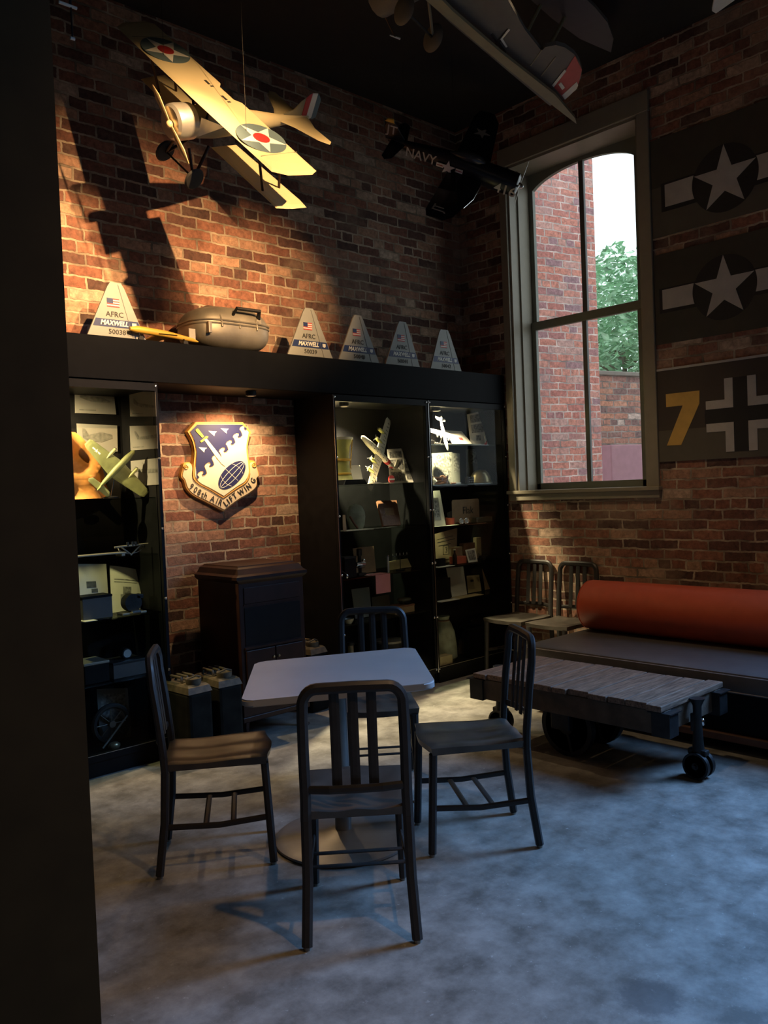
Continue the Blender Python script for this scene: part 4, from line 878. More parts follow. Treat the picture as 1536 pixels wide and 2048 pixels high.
scroll = [(240, 830), (310, 830), (335, 900), (330, 1010), (380, 1110), (560, 1215), (800, 1340), (825, 1362, 1), (1000, 1240), (1180, 1110), (1225, 1010), (1215, 900), (1235, 815), (1290, 805), (1320, 880), (1350, 1000), (1320, 1050), (1310, 1180), (1200, 1275), (1040, 1370), (825, 1530, 1), (570, 1395), (360, 1290), (270, 1190), (230, 1075), (190, 1010), (215, 900)]
SP(bez(scroll, 5), .0, .006, 'scroll', 'shscroll', t, org)
for c0 in ((245, 880), (1285, 850)):
    pts = [s4(c0[0]+k*1.6*math.cos(k*.45), c0[1]+k*1.6*math.sin(k*.45))-org for k in range(4, 26)]
    MB().tube([(p.x, -.009, p.z) for p in pts], .0035, n=6).build('scroll_curl', 'gold', t)
rim = [(385, 185, 1), (1105, 190, 1), (1228, 340, 1), (1185, 500), (1180, 640), (1210, 860), (1210, 1000), (1150, 1120), (1010, 1210), (805, 1355, 1), (600, 1230), (430, 1140), (345, 1040), (350, 850), (365, 640), (330, 470), (258, 335, 1)]
inner = [(400, 225, 1), (1095, 228, 1), (1190, 345, 1), (1160, 500), (1155, 640), (1185, 860), (1185, 990), (1125, 1100), (1000, 1180), (808, 1320, 1), (610, 1205), (450, 1120), (372, 1020), (378, 850), (390, 640), (355, 470), (290, 335, 1)]
SP(bez(rim), .006, .012, 'shield_rim', 'gold', t, org)
SP(bez(inner), .012, .016, 'ivory_field', 'shcream', t, org)
# blue field above a row of curling scallops
cl = [(400, 1000), (510, 870), (622, 748), (730, 640), (838, 528), (945, 418)]
sc_ = [(388, 1052), (405, 1070), (432, 1035)]
for (x, y) in cl: sc_ += [(x+a_, y+b_) for a_, b_ in ((0, 0), (15, -30), (58, -56), (86, -52), (88, -30), (72, -6), (84, 14), (118, 8), (146, -24), (138, -60), (124, -92))]
sc_ += [(1048, 300), (1063, 270), (1100, 246), (1120, 262), (1112, 290), (1132, 318), (1166, 300)]
bl = [(400, 228), (1095, 230), (1168, 298)]+sc_[::-1][1:]+[(378, 850), (392, 640), (370, 520), (345, 440), (292, 335)]
SP(bl, .0158, .0172, 'blue_field', 'shblue', t, org)
tp = [s4(x, y)-org for x, y in sc_]
MB().tube([(p.x, -.0168, p.z) for p in tp], .0016, n=6).build('scallop_line', 'gold', t)
def SQ(pts, name, m, h=.022, par=None): return SP(pts, .0165, .0172+(h-.0185)*.5, name, m, par or t, org)
for pts in ([(567, 325), (695, 332), (665, 365), (658, 405)], [(755, 285), (878, 292), (850, 320), (845, 362)], [(417, 575), (545, 585), (512, 612), (502, 655)]): SQ(pts, 'paper_dart', 'white')
SQ([(500, 460), (540, 440), (740, 690), (800, 790), (822, 865), (770, 830), (660, 690)], 'sword_blade', 'shcream', .023)
SQ([(370, 305), (400, 285), (415, 300), (500, 410), (470, 430), (375, 330)], 'sword_grip', 'swyellow', .026)
SQ([(440, 480), (470, 460), (530, 405), (560, 410), (555, 435), (520, 440), (480, 490), (450, 500)], 'sword_guard', 'swyellow', .027)
ell = []
for k in range(36):
    a = k*PI/18; u = 268*math.cos(a); v = 138*math.sin(a); ca, sa = math.cos(math.radians(-47)), math.sin(math.radians(-47)); ell.append((930+u*ca-v*sa, 1002+u*sa+v*ca))
SQ(ell, 'globe', 'shblue', .021)
b = MB()
def el(u, v): ca, sa = math.cos(math.radians(-47)), math.sin(math.radians(-47)); p = s4(930+u*ca-v*sa, 1002+u*sa+v*ca)-org; return (p.x, -.0188, p.z)
b.tube([el(u, 0) for u in range(-260, 261, 40)], .0014, n=5)
for k in (-.62, 0, .62): b.tube([el(k*265*.75+(1-(v/138)**2)*k*55, v*math.sqrt(max(.05, 1-(k*.8)**2))) for v in range(-134, 135, 20)], .0014, n=5)
for k in (-.5, .5): b.tube([el(u, k*138*math.sqrt(max(0, 1-(u/262)**2))) for u in range(-255, 256, 30)], .0014, n=5)
b.build('globe_grid', 'white', t)
# lettering along the scroll
path = [(300, 1165), (365, 1205), (430, 1255), (492, 1290), (545, 1318), (588, 1345), (648, 1375), (705, 1408), (765, 1440), (825, 1450), (872, 1420), (925, 1375), (975, 1340), (1030, 1300), (1085, 1265), (1135, 1225), (1180, 1190), (1215, 1155), (1262, 1085)]
chars = '908th AIRLIFT WING'
spots = {0: (322, 1180, -35), 1: (382, 1230, -30), 2: (440, 1268, -28), 3: (492, 1300, -26), 4: (538, 1318, -26), 6: (645, 1368, -25), 7: (712, 1400, -28), 8: (762, 1424, -28), 9: (846, 1440, 36), 10: (888, 1404, 34), 11: (930, 1366, 34), 12: (984, 1322, 33), 14: (1085, 1262, 32), 15: (1150, 1215, 36), 16: (1200, 1178, 38), 17: (1268, 1085, 60)}
allm = []
for i, (x, y, r) in spots.items():
    p = s4(x, y)-org; sz = .054 if i > 5 else .055
    text(chars[i], sz*1.05, 'ink', t, Matrix.Translation((p.x, -.0085, p.z)) @ RA @ Matrix.Rotation(math.radians(r), 4, 'Z'), name='letter', bold=.0006, ext=.0015, sx=.82)
# ------------------------------------------------------------------ phonograph cabinet and cans in the alcove
fr = PG(622, 1451); YP = fr.y
tl = PY(473, 1153, YP); tr = PY(614, 1142, YP)
Xl, Xr = tl.x, tr.x; Zt = (tl.z+tr.z)/2; W = Xr-Xl; D = min(.50, 4.9-YP)
t = thing('phonograph_cabinet', 'dark mahogany phonograph cabinet with moulded lid in the brick alcove', 'cabinet', ((Xl+Xr)/2, YP, 0))
i = .02; hw = W/2-.022
MB().box((-hw, i, .14), (hw, D, Zt-.04), bev=.004).build('body', 'darkwood', t)
lid = MB()
def ringbox(mb, secs):
    R = [[mb.bm.verts.new(p) for p in ((-x, y0, z), (x, y0, z), (x, y1, z), (-x, y1, z))] for x, y0, y1, z in secs]
    for a, c in zip(R, R[1:]):
        for k in range(4): mb.bm.faces.new((a[k], a[(k+1) % 4], c[(k+1) % 4], c[k]))
    mb.bm.faces.new(R[0][::-1]); mb.bm.faces.new(R[-1]); return mb
ringbox(lid, [(W/2-.03, .02, D, Zt-.045), (W/2-.012, .006, D, Zt-.03), (W/2, 0, D, Zt-.018), (W/2, 0, D, Zt), (W/2-.02, .015, D, Zt+.012), (W/2-.035, .04, D-.01, Zt+.045), (W/2-.055, .065, D-.02, Zt+.055), (W/2-.06, .07, D-.025, Zt+.062)]).build('lid', 'darkwood', t)
zt = Zt-.04
MB().box((-hw+.03, i-.008, zt-.14), (hw-.03, i, zt-.132)).build('moulding', 'darkwood', t)
MB().box((-hw+.035, i-.006, zt-.13), (hw-.035, i, zt-.03), bev=.002).build('upper_panel', 'darkwood', t)
d1 = MB().box((-hw+.03, i-.014, .22), (-.003, i, zt-.42), bev=.004).build('door', 'darkwood', t)
d2 = MB().box((.003, i-.014, .22), (hw-.03, i, zt-.42), bev=.004).build('door', 'darkwood', t)
MB().sph((-.02, i-.018, .5), .009).build('knob', 'helmet', d1); MB().sph((.02, i-.018, .5), .009).build('knob', 'helmet', d2)
MB().box((-hw+.025, i-.016, zt-.412), (hw-.025, i, zt-.40)).build('moulding', 'darkwood', t)
MB().box((-hw+.035, i-.004, zt-.39), (hw-.035, i, zt-.155)).build('speaker_grille', 'black', t)
for sx in (-1, 1):
    for yy in (i+.02, D-.03):
        MB().tube([(sx*(hw-.025), yy, .15), (sx*(hw-.02), yy, .09), (sx*(hw-.03), yy, .03), (sx*(hw-.01), yy-.012, 0)], .026, n=8, taper=[1.1, .9, .5, .9]).build('leg', 'darkwood', t, True)
MB().box((-hw-.01, i-.008, .12), (hw+.01, D, .155), bev=.006).build('base_moulding', 'darkwood', t)
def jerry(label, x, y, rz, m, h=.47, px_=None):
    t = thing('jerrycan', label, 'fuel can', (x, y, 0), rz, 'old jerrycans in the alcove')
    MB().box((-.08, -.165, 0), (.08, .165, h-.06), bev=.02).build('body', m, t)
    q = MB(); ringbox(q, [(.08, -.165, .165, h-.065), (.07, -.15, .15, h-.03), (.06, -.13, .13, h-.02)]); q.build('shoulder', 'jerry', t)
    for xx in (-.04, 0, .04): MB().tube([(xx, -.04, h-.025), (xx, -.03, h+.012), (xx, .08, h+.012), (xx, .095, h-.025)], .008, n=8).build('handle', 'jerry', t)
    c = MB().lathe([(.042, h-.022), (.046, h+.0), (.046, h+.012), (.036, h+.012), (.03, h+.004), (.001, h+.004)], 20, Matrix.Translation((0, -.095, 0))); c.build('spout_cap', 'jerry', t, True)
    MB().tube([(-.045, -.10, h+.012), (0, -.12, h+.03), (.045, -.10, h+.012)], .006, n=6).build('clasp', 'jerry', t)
    return t
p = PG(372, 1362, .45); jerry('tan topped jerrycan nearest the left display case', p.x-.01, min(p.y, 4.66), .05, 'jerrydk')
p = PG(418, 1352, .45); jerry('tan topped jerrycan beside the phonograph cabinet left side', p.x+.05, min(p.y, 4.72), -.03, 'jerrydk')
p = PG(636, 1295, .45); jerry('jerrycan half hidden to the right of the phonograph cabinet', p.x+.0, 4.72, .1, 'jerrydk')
# ------------------------------------------------------------------ on top of the bulkhead shelf
ZT = ZS1
def fin_panel(n, tlx, trx, ty, blx, brx, by, num, label, Y=4.60):
    a, b_, c_, d_ = PY(tlx, ty, Y), PY(trx, ty, Y), PY(brx, by, Y), PY(blx, by, Y)
    cx = (c_.x+d_.x)/2; top = (a.z+b_.z)/2
    # extend the sides down to the shelf
    def ext(p, q): k = (p.z-ZT-.001)/(p.z-q.z); return p.x+(q.x-p.x)*k
    xl, xr = ext(a, d_), ext(b_, c_)
    t = thing('tail_fin_panel', label, 'sign', (cx, Y, ZT+.001), group='grey tail fin panels on the bulkhead shelf'); hh = top-ZT-.001
    w1 = b_.x-a.x; o1 = (a.x+b_.x)/2-cx
    q = MB(); q.prism([(xl-cx, 0), (xr-cx, 0), (o1+w1/2, hh-.03), (o1+w1/2-.02, hh), (o1-w1/2+.02, hh), (o1-w1/2, hh-.03)], 0, .012, lambda u, v, tt: (u, -tt, v)); q.build('board', 'finface', t)
    MB().box((-.09, .0, 0), (.09, .07, .01)).build('foot', 'black', t)
    wb = xr-xl
    def wat(z): k = z/hh; l = (xl-cx)*(1-k)+(o1-w1/2)*k; r = (xr-cx)*(1-k)+(o1+w1/2)*k; return l, r
    z1, z2_ = hh*.235, hh*.365; l1, r1 = wat(z1); l2, r2 = wat(z2_)
    q = MB(); q.prism([(l1+.012, z1), (r1-.008, z1), (r2-.008, z2_), (l2+.012, z2_)], .012, .0135, lambda u, v, tt: (u, -tt, v)); q.build('blue_band', 'band', t)
    lx, rx = wat(hh*.3); mid = (lx+rx)/2
    text('MAXWELL', hh*.115, 'white', t, Matrix.Translation((mid-.018, -.0145, hh*.30)) @ RA, shear=.3, bold=.0016, sx=.92)
    q = MB(); q.prism([(rx-.055, hh*.335), (rx-.028, hh*.335), (rx-.028, hh*.28), (rx-.041, hh*.26), (rx-.055, hh*.28)], .0135, .0145, lambda u, v, tt: (u, -tt, v)); q.build('unit_crest', 'white', t)
    lx, rx = wat(hh*.45); text('AFRC', hh*.125, 'ink', t, Matrix.Translation(((lx+rx)/2-.012, -.0135, hh*.45)) @ RA, bold=.0004, sx=1.05)
    lx, rx = wat(hh*.14); text(num, hh*.115, 'ink', t, Matrix.Translation(((lx+rx)/2, -.0135, hh*.155)) @ RA, bold=.0004, sx=1.1)
    lx, rx = wat(hh*.6); fx = (lx+rx)/2-.015; fw = .042; fh = .05
    f_ = MB().box((fx-fw, -.0135, hh*.575), (fx+fw*.8, -.012, hh*.575+fh)).build('flag', 'white', t)
    q = MB()
    for k in range(4): q.box((fx-fw, -.0142, hh*.575+fh*(2*k)/7), (fx+fw*.8, -.0134, hh*.575+fh*(2*k+1)/7))
    q.build('flag_stripe', 'flagred', f_)
    MB().box((fx-fw, -.0148, hh*.575+fh*3/7), (fx-.005, -.0140, hh*.575+fh)).build('flag_canton', 'band', f_)
    lb, rb = wat(0); q = MB(); a_ = rb-.085; c2_ = wat(hh*.97)[1]-.045
    q.prism([(a_, 0), (a_+.003, 0), (c2_+.003, hh*.97), (c2_, hh*.97)], .012, .0136, lambda u, v, tt: (u, -tt, v)); q.build('rudder_line', 'finline', t)
    return t
fin_panel(0, 212, 246, 566, 172, 287, 672, '50038', 'grey tail fin panel numbered 50038, leftmost on the shelf')
fin_panel(1, 604, 628, 617, 573, 661, 710, '50039', 'grey tail fin panel numbered 50039, right of the steel canister')
fin_panel(2, 703, 724, 631, 675, 755, 722, '50040', 'grey tail fin panel numbered 50040, between 50039 and 50041')
fin_panel(3, 793, 813, 644, 768, 837, 732, '50041', 'grey tail fin panel numbered 50041, second from the corner')
fin_panel(4, 876, 897, 660, 859, 920, 739, '50042', 'darkest tail fin panel, last one before the brick corner')
# steel canister with a handle
a, c_ = PY(374, 650, 4.62), PY(528, 650, 4.62); wv = c_.x-a.x
t = thing('steel_canister', 'ribbed galvanised steel canister with a handle on the shelf', 'canister', ((a.x+c_.x)/2, 4.66, ZT+.001))
zt_ = PY(450, 617, 4.62).z-ZT; R_ = wv/2
q = MB(); nu, nv = 48, 18; zc_ = zt_*.46; sg = lambda v, e: math.copysign(abs(v)**e, v); rings = []
for kv in range(1, nv):
    ph = -PI/2+PI*kv/nv; ring = []
    for j in range(nu):
        a_ = 2*PI*j/nu; rib = 1+(.012*math.sin(a_*24) if ph < .15 else 0)
        ring.append(q.bm.verts.new((R_*sg(math.cos(ph), .55)*sg(math.cos(a_), .62)*rib, .19*sg(math.cos(ph), .6)*sg(math.sin(a_), .62)*rib, zc_+(zt_-zc_ if ph > 0 else zc_)*sg(math.sin(ph), .85))))
    rings.append(ring)
for a_, b_ in zip(rings, rings[1:]):
    for j in range(nu): q.bm.faces.new((a_[j], a_[(j+1) % nu], b_[(j+1) % nu], b_[j]))
q.bm.faces.new(rings[0][::-1]); q.bm.faces.new(rings[-1])
q.build('shell', 'dullsteel', t, True)
for kx in (-.45, .0, .45): MB().tube([(kx*R_*1.0, .192*math.cos(a_), zc_+(zt_-zc_+.003)*math.sin(a_)) for a_ in [PI*k/16 for k in range(17)]], .006, n=6).build('strap_rib', 'dullsteel', t, True)
zz = zt_*.54; kk = .985
for dz in (0, .02):
    MB().tube([((R_*kk+.004)*math.copysign(abs(math.cos(a_))**.62, math.cos(a_)), (.19*kk+.004)*math.copysign(abs(math.sin(a_))**.62, math.sin(a_)), zz+dz) for a_ in [k*PI/20 for k in range(41)]], .006, n=6, cap=False).build('seam_rim', 'dullsteel', t, True)
hx = .06; hz_ = zt_*.80
MB().sweep([(hx-.10, -.155, hz_-.03), (hx-.085, -.20, hz_+.025), (hx+.085, -.20, hz_+.025), (hx+.10, -.155, hz_-.03)], .03, .022, (0, 0, 1)).build('handle', 'iron', t)
for xx in (hx-.10, hx+.10): MB().box((xx-.018, -.175, hz_-.055), (xx+.018, -.14, hz_-.02), bev=.004).build('handle_bracket', 'dullsteel', t)
MB().box((-R_*.78, -.19, zt_*.30), (-R_*.70, -.12, zt_*.55), bev=.004).build('latch', 'dullsteel', t)
# yellow toy aeroplane
a, c_ = PY(262, 675, 4.54), PY(398, 688, 4.54)
f = Vector((c_.x-a.x, .02, 0)).normalized(); L_ = (c_.x-a.x)
t = thing('yellow_model_plane', 'slim yellow wooden model plane lying beside the canister', 'model aircraft', ((a.x+c_.x)/2, 4.55, ZT+.03))
MB().tube([(-L_/2, 0, .045), (-L_*.4, 0, .045), (0, 0, .035), (L_*.42, 0, .015), (L_/2, 0, .008)], .021, n=10, taper=[.5, 1, 1, .6, .2]).build('fuselage', 'yellow', t, True)
MB().slab([(-.05, -.03), (.07, -.03), (.05, .24), (-.03, .24)], .03, .014, f=lambda u, v, w_: (u, v, w_)).build('wing', 'yellow', t)
MB().box((L_*.36, -.006, .01), (L_*.46, .006, .085), bev=.003).build('fin', 'offwhite', t)
for xx in (-.17, .12): MB().cyl((xx, -.035, -.014), (xx, -.02, -.014), .016, 14).build('wheel', 'rubber', t)
MB().tube([(-.17, -.028, -.014), (-.17, 0, .03)], .004, n=6).build('strut', 'iron', t); MB().tube([(.12, -.028, -.014), (.12, 0, .03)], .004, n=6).build('strut', 'iron', t)
# ------------------------------------------------------------------ hanging biplane (star roundels)
S = .165
mw = Matrix(((-0.25102, -0.94768, -0.19723, 2.5483), (0.65456, -0.01608, -0.75584, 3.9783), (0.71312, -0.31883, 0.62435, 3.5375), (0, 0, 0, 1)))
t = thing('hanging_biplane', 'cream biplane with star roundels hanging lit before the brick wall', 'model aircraft', mw=mw)
zu = 1.25
up_out = [(-4.1, 1.33), (-.0, 1.36), (4.1, 1.33), (4.38, .9), (4.5, .0), (4.35, -.30), (2.0, -.30), (.62, -.32), (.40, -.12), (-.40, -.12), (-.62, -.32), (-2.0, -.30), (-4.35, -.30), (-4.5, .0), (-4.38, .9)]
uw = scaled(MB().slab(up_out, zu, .12), S).build('upper_wing', 'cream', t)
def FX(u, v, w_): return (u*S, v*S, w_*S)
for sx in (-1, 1):
    r = MB().prism(circ(sx*2.55, .50, .80, 36), zu+.055, zu+.066, FX).build('roundel', 'navyblue', t)
    star_mesh(MB(), sx*2.55, .50, .78, zu+.066, zu+.074, FX, a0=PI/2).build('star', 'white', r)
    MB().prism(circ(sx*2.55, .50, .27, 24), zu+.074, zu+.080, FX).build('red_centre', 'red', r)
for x in (.62, -.30):
    MB().box((x*S-.022, .20*S, (zu+.055)*S), (x*S+.02, .29*S, (zu+.068)*S)).build('slot_mark', 'ink', t)
    MB().box((x*S-.045, .17*S, (zu+.055)*S), (x*S-.034, .29*S, (zu+.068)*S)).build('slot_mark', 'ink', t)
b = MB(); [b.box((x*S-.0012, -.28*S, (zu+.052)*S), (x*S+.0012, 1.2*S, (zu+.063)*S)) for x in (-3.4, 3.4)]; b.build('rib_line', 'creamdk', t)
for sx in (-1, 1):
    pts = [(sx*.35, .40), (sx*3.8, .35), (sx*3.95, -.2), (sx*4.0, -.80), (sx*3.6, -.85), (sx*.35, -.66)]
    scaled(MB().slab(pts if sx > 0 else pts[::-1], -.35, .10), S).build('lower_wing', 'cream', t)
fz = .15
scaled(MB().loft([(1.75, 0, .40, .44, .46), (1.0, 0, .38, .46, .5), (.3, 0, .32, .44, .52), (-1.0, 0, .26, .36, .42)], 18), S).build('forward_fuselage', 'creamdk', t, True)
scaled(MB().loft([(-1.0, 0, .26, .36, .42), (-2.6, 0, .2, .18, .22), (-4.1, 0, .22, .05, .08)], 18), S).build('rear_fuselage', 'cream', t, True)
MB().prism([(1.15*S, .15*S), (1.15*S, .80*S), (.1*S, .42*S)], -.455*S, -.47*S, lambda u, v, w_: (w_, u, v)).build('cheek_panel', 'cowl', t)
b = MB(); b.prism([(1.15*S, -.05*S), (1.15*S, .70*S), (-.05*S, .30*S)], .47*S, .485*S, lambda u, v, w_: (w_, u, v)); b.build('cheek_panel', 'cowl', t)
c_ = scaled(MB().lathe([(.24, 0), (.46, .0), (.54, .08), (.56, .25), (.55, .75), (.50, .78), (.48, .3), (.30, .16), (.24, .16)], 32, Matrix.Translation((0, 1.85, .42)) @ Matrix.Rotation(PI/2, 4, 'X') @ Matrix.Translation((0, 0, -.1))), S).build('cowling', 'cowl', t, True)
b = MB()
for k in range(9): a_ = k*2*PI/9; b.tube([(.1*math.cos(a_), 1.6, .42+.1*math.sin(a_)), (.42*math.cos(a_), 1.6, .42+.42*math.sin(a_))], .07, n=8)
scaled(b, S).build('rotary_engine', 'iron', t)
b = MB(); PH = Vector((-.1, 2.02, .42)); pd = Vector((.0, .0, 1)); 
tip1 = PH+Vector((1.1, 0, .64)); tip2 = PH-Vector((1.2, 0, .62))
b.tube([tip1, PH.lerp(tip1, .7), PH.lerp(tip1, .3), PH, PH.lerp(tip2, .3), PH.lerp(tip2, .7), tip2], .13, n=8, taper=[.25, 1, .8, .55, .8, 1, .25], flat=.28, up=(0, 0, 1)); b.sph(PH, .12)
scaled(b, S).build('propeller', 'wood', t, True)
for sx in (-1, 1):
    st_ = [((sx*2.9, .9, zu), (sx*2.9, .2, -.35)), ((sx*2.9, 0, zu), (sx*2.9, -.5, -.35)), ((sx*.5, .9, zu), (sx*.3, .8, .45)), ((sx*.5, .1, zu), (sx*.3, .1, .5))]
    for a_, b_ in st_: scaled(MB().tube([a_, b_], .045, n=8), S).build('strut', 'darkwood', t)
    scaled(MB().tube([(sx*.35, 1.3, -.3), (sx*.75, 1.25, -1.1)], .05, n=8), S).build('gear_leg', 'darkwood', t)
    scaled(MB().tube([(sx*.35, .5, -.3), (sx*.75, 1.2, -1.1)], .05, n=8), S).build('gear_leg', 'darkwood', t)
    wv_ = scaled(MB().lathe([(.1, -.07), (.33, -.05), (.38, 0), (.33, .05), (.1, .07)], 24, Matrix.Translation((sx*.82, 1.25, -1.12)) @ Matrix.Rotation(PI/2, 4, 'Y')), S).build('wheel', 'rubber', t, True)
scaled(MB().tube([(-.8, 1.25, -1.12), (.8, 1.25, -1.12)], .035, n=8), S).build('axle', 'iron', t)
tail = [(-.15, -2.6), (-.6, -2.95), (-1.45, -3.35), (-1.75, -3.65), (-1.6, -3.85), (-.75, -3.8), (-.2, -4.0)]
tail = tail + [(-x, y) for x, y in tail[::-1]]
scaled(MB().slab(tail, .25, .07), S).build('tailplane', 'cream', t)
scaled(MB().slab([(-2.6, .28), (-3.3, .55), (-3.55, .85), (-3.75, .98), (-3.75, .2), (-2.7, .2)], 0, .06, f=lambda u, v, w_: (w_, u, v)), S).build('fin', 'creamdk', t)
for (u0, u1, m_) in ((-3.75, -4.0, 'red'), (-4.0, -4.27, 'white'), (-4.27, -4.5, 'navyblue')):
    def hgt(u): k = (u+4.1)/.45; return 1.12-max(0, (abs(k)-.2))**2*.5
    scaled(MB().slab([(u0, .12), (u0, hgt(u0)), ((u0+u1)/2, hgt((u0+u1)/2)), (u1, hgt(u1)), (u1, .18)], 0, .05, f=lambda u, v, w_: (w_, u, v)), S).build('rudder_stripe', m_, t)
for pt in ((-2.2, .8, zu), (2.2, .8, zu)):
    pw = mw @ (Vector(pt)*S); pl = mw.inverted() @ Vector((pw.x, pw.y, ZC)); MB().tube([Vector(pt)*S, pl], .0012, n=5).build('hanging_wire', 'iron', t)
# ------------------------------------------------------------------ hanging navy fighter
S = .11
mw = Matrix(((-0.639, 0.605, -0.474, 4.666), (-0.144, -0.700, -0.700, 4.053), (-0.755, -0.379, 0.535, 3.852), (0, 0, 0, 1)))
t = thing('hanging_fighter', 'dark sea blue navy fighter with star and 416 hanging in the corner', 'model aircraft', mw=mw)
def build_fighter():
    scaled(MB().loft([(4.0, 0, 0, .55, .55), (3.9, 0, 0, .72, .72), (3.0, 0, 0, .75, .78), (1, 0, .05, .66, .8), (-1, 0, .12, .56, .72), (-3.2, 0, .2, .34, .45), (-5.2, 0, .3, .08, .16)], 20), S).build('fuselage', 'gloss_navy', t, True)
    scaled(MB().lathe([(.001, .35), (.12, .28), (.2, .1), (.22, 0)], 16, Matrix.Translation((0, 4.0, 0)) @ Matrix.Rotation(-PI/2, 4, 'X')), S).build('spinner', 'silver', t, True)
    q = MB()
    for k in range(3):
        a_ = k*2*PI/3+.5; q.tube([(0, 4.1, 0), (.9*math.cos(a_), 4.1, .9*math.sin(a_)), (1.75*math.cos(a_), 4.1, 1.75*math.sin(a_))], .12, n=6, flat=.2, taper=[.5, 1, .5])
    scaled(q, S).build('propeller', 'dullsteel', t)
    for sx in (-1, 1):
        q = MB(); s3 = [(sx*.4, 1.7, -.7, -.15), (sx*2.2, 1.55, -.85, -.45), (sx*5.4, 1.05, -.75, .25), (sx*6.1, .55, -.5, .35)]
        R = []
        for x, le, te, z in s3:
            th = .14*(le-te)/2.4
            R.append([q.bm.verts.new((x, y, z+dz)) for y, dz in ((le, 0), (le-.25*(le-te), th), (le-.6*(le-te), th*.8), (te, 0), (le-.6*(le-te), -th*.5), (le-.25*(le-te), -th*.6))])
        for a_, b_ in zip(R, R[1:]):
            for k in range(6): q.bm.faces.new((a_[k], a_[(k+1) % 6], b_[(k+1) % 6], b_[k]))
        q.bm.faces.new(R[0][::-1]); q.bm.faces.new(R[-1])
        scaled(q, S).build('wing', 'gloss_navy', t, False)
    scaled(MB().slab([(-2.2, -4.7), (-1.9, -4.3), (0, -3.9), (1.9, -4.3), (2.2, -4.7), (1.9, -5.0), (-1.9, -5.0)], .35, .1), S).build('tailplane', 'gloss_navy', t)
    scaled(MB().slab([(-4.0, .4), (-4.7, 1.45), (-5.0, 1.75), (-5.4, 1.7), (-5.6, 1.2), (-5.4, .3)], 0, .12, f=lambda u, v, w_: (w_, u, v)), S).build('fin', 'gloss_navy', t)
    scaled(MB().slab([(-4.86, 1.5), (-5.0, 1.80), (-5.4, 1.76), (-5.58, 1.5)], 0, .13, f=lambda u, v, w_: (w_, u, v)), S).build('fin_tip', 'yellow', t)
    scaled(MB().loft([(1.6, 0, .75, .05, .05), (1.1, 0, .85, .32, .32), (.2, 0, .88, .34, .36), (-.9, 0, .75, .1, .1)], 12), S).build('canopy', 'canopy', t, True)
    q = MB(); q.tube([(.9, 1.72, -.22), (2.2, 1.60, -.45), (3.8, 1.34, -.09)], .03, n=6); scaled(q, S).build('edge_highlight', 'silver', t)  # bright strip stands in for the gloss highlight along the wing edge
    # markings on the right side: rows read from tail to nose
    side = Matrix(((0, 0, 1, 0), (1, 0, 0, 0), (0, 1, 0, 0), (0, 0, 0, 1)))      # text x -> +Y, text y -> +Z, normal -> +X
    def mark(s_, size, x, y, z, m='white', **kw): text(s_, size*S, m, t, Matrix.Translation((x*S, y*S, z*S)) @ side, ext=.001, **kw)
    mark('NAVY', .95, .57, -3.05+.35, .20, 'offwhite', sx=.85, bold=.001)
    mark('416', 1.0, .80, 3.3, -.1, 'offwhite', bold=.001)
    mark('JT', .85, .09, -5.0, 1.05, 'offwhite', bold=.001)
    q = MB(); star_mesh(q, -.75, .1, .55, .68, .70, lambda u, v, w_: (w_, u, v))
    for yy in (-1.55, .32-.02): q.box((.66, yy if yy < 0 else -.22, -.02), (.69, yy+.5 if yy < 0 else .28, .26))
    scaled(q, S).build('star_insignia', 'white', t)
    q = MB(); q.box((.685, -1.5, .09), (.695, -1.1, .15)); q.box((.685, -.2, .09), (.695, .24, .15)); scaled(q, S).build('insignia_stripe', 'red', t)
    # wing markings: star on the left wing, letters on the right one
    tilt = math.atan2(.70, 3.2)
    q = MB(); star_mesh(q, -4.0, .25, .6, .13, .15); scaled(q, S).build('wing_star', 'offwhite', t)
    text('JT', 1.0*S, 'offwhite', t, Matrix.Translation((5.0*S, .0, (.30)*S)) @ Matrix.Rotation(-tilt, 4, 'Y') @ Matrix.Rotation(PI, 4, 'Z'), ext=.001, bold=.001)
    for pt in ((-3.5, .8, 0), (3.5, .8, 0), (0, -4, .4)):
        pw = mw @ (Vector(pt)*S); pl = mw.inverted() @ Vector((pw.x, pw.y, ZC)); MB().tube([Vector(pt)*S, pl], .001, n=5).build('hanging_wire', 'iron', t)
build_fighter()
# ------------------------------------------------------------------ hanging grey triplane near the ceiling
t = thing('hanging_biplane', 'pale grey biplane with cross marking and red tipped wing under the ceiling', 'model aircraft', (3.3, 3.0, 3.9))
OR = Vector((3.3, 3.0, 3.9))
c2 = lambda x, y: (700+x/2.56, y/2.56)
c3 = lambda x, y: (1000+x/2.866, y/2.866)
def flatpoly(pts, z, th, name, m):
    q = MB(); P_ = [PG(x, y, z)-OR for x, y in pts]; q.prism([(p.x, p.y) for p in P_], z-OR.z, z-OR.z+th); return q.build(name, m, t)
zw = 4.12
flatpoly([(700, -150), (900, 45), (1061, 180), (1100, 212), (1129, 199), (1140, 190), (1154, 174), (1162, 155), (1164, 138), (1158, 122), (1148, 108), (1130, 95), (1112, 90), (1091, 94), (1083, 102), (1050, 60), (1010, -10), (940, -150)], zw, .025, 'lower_wing', 'greywing')
flatpoly([(700, -130), (880, 25), (1000, 125), (1110, 215), (1153, 248), (1150, 236), (1110, 190), (1000, 104), (905, 22), (760, -130)], 4.07, .02, 'leading_beam', 'creamdk')
flatpoly([(980, -150), (1062, 0), (1105, 38), (1160, 78), (1222, 105), (1227, 78), (1215, 45), (1190, 15), (1174, 0), (1110, -150)], 4.46, .025, 'upper_wing', 'greywing')
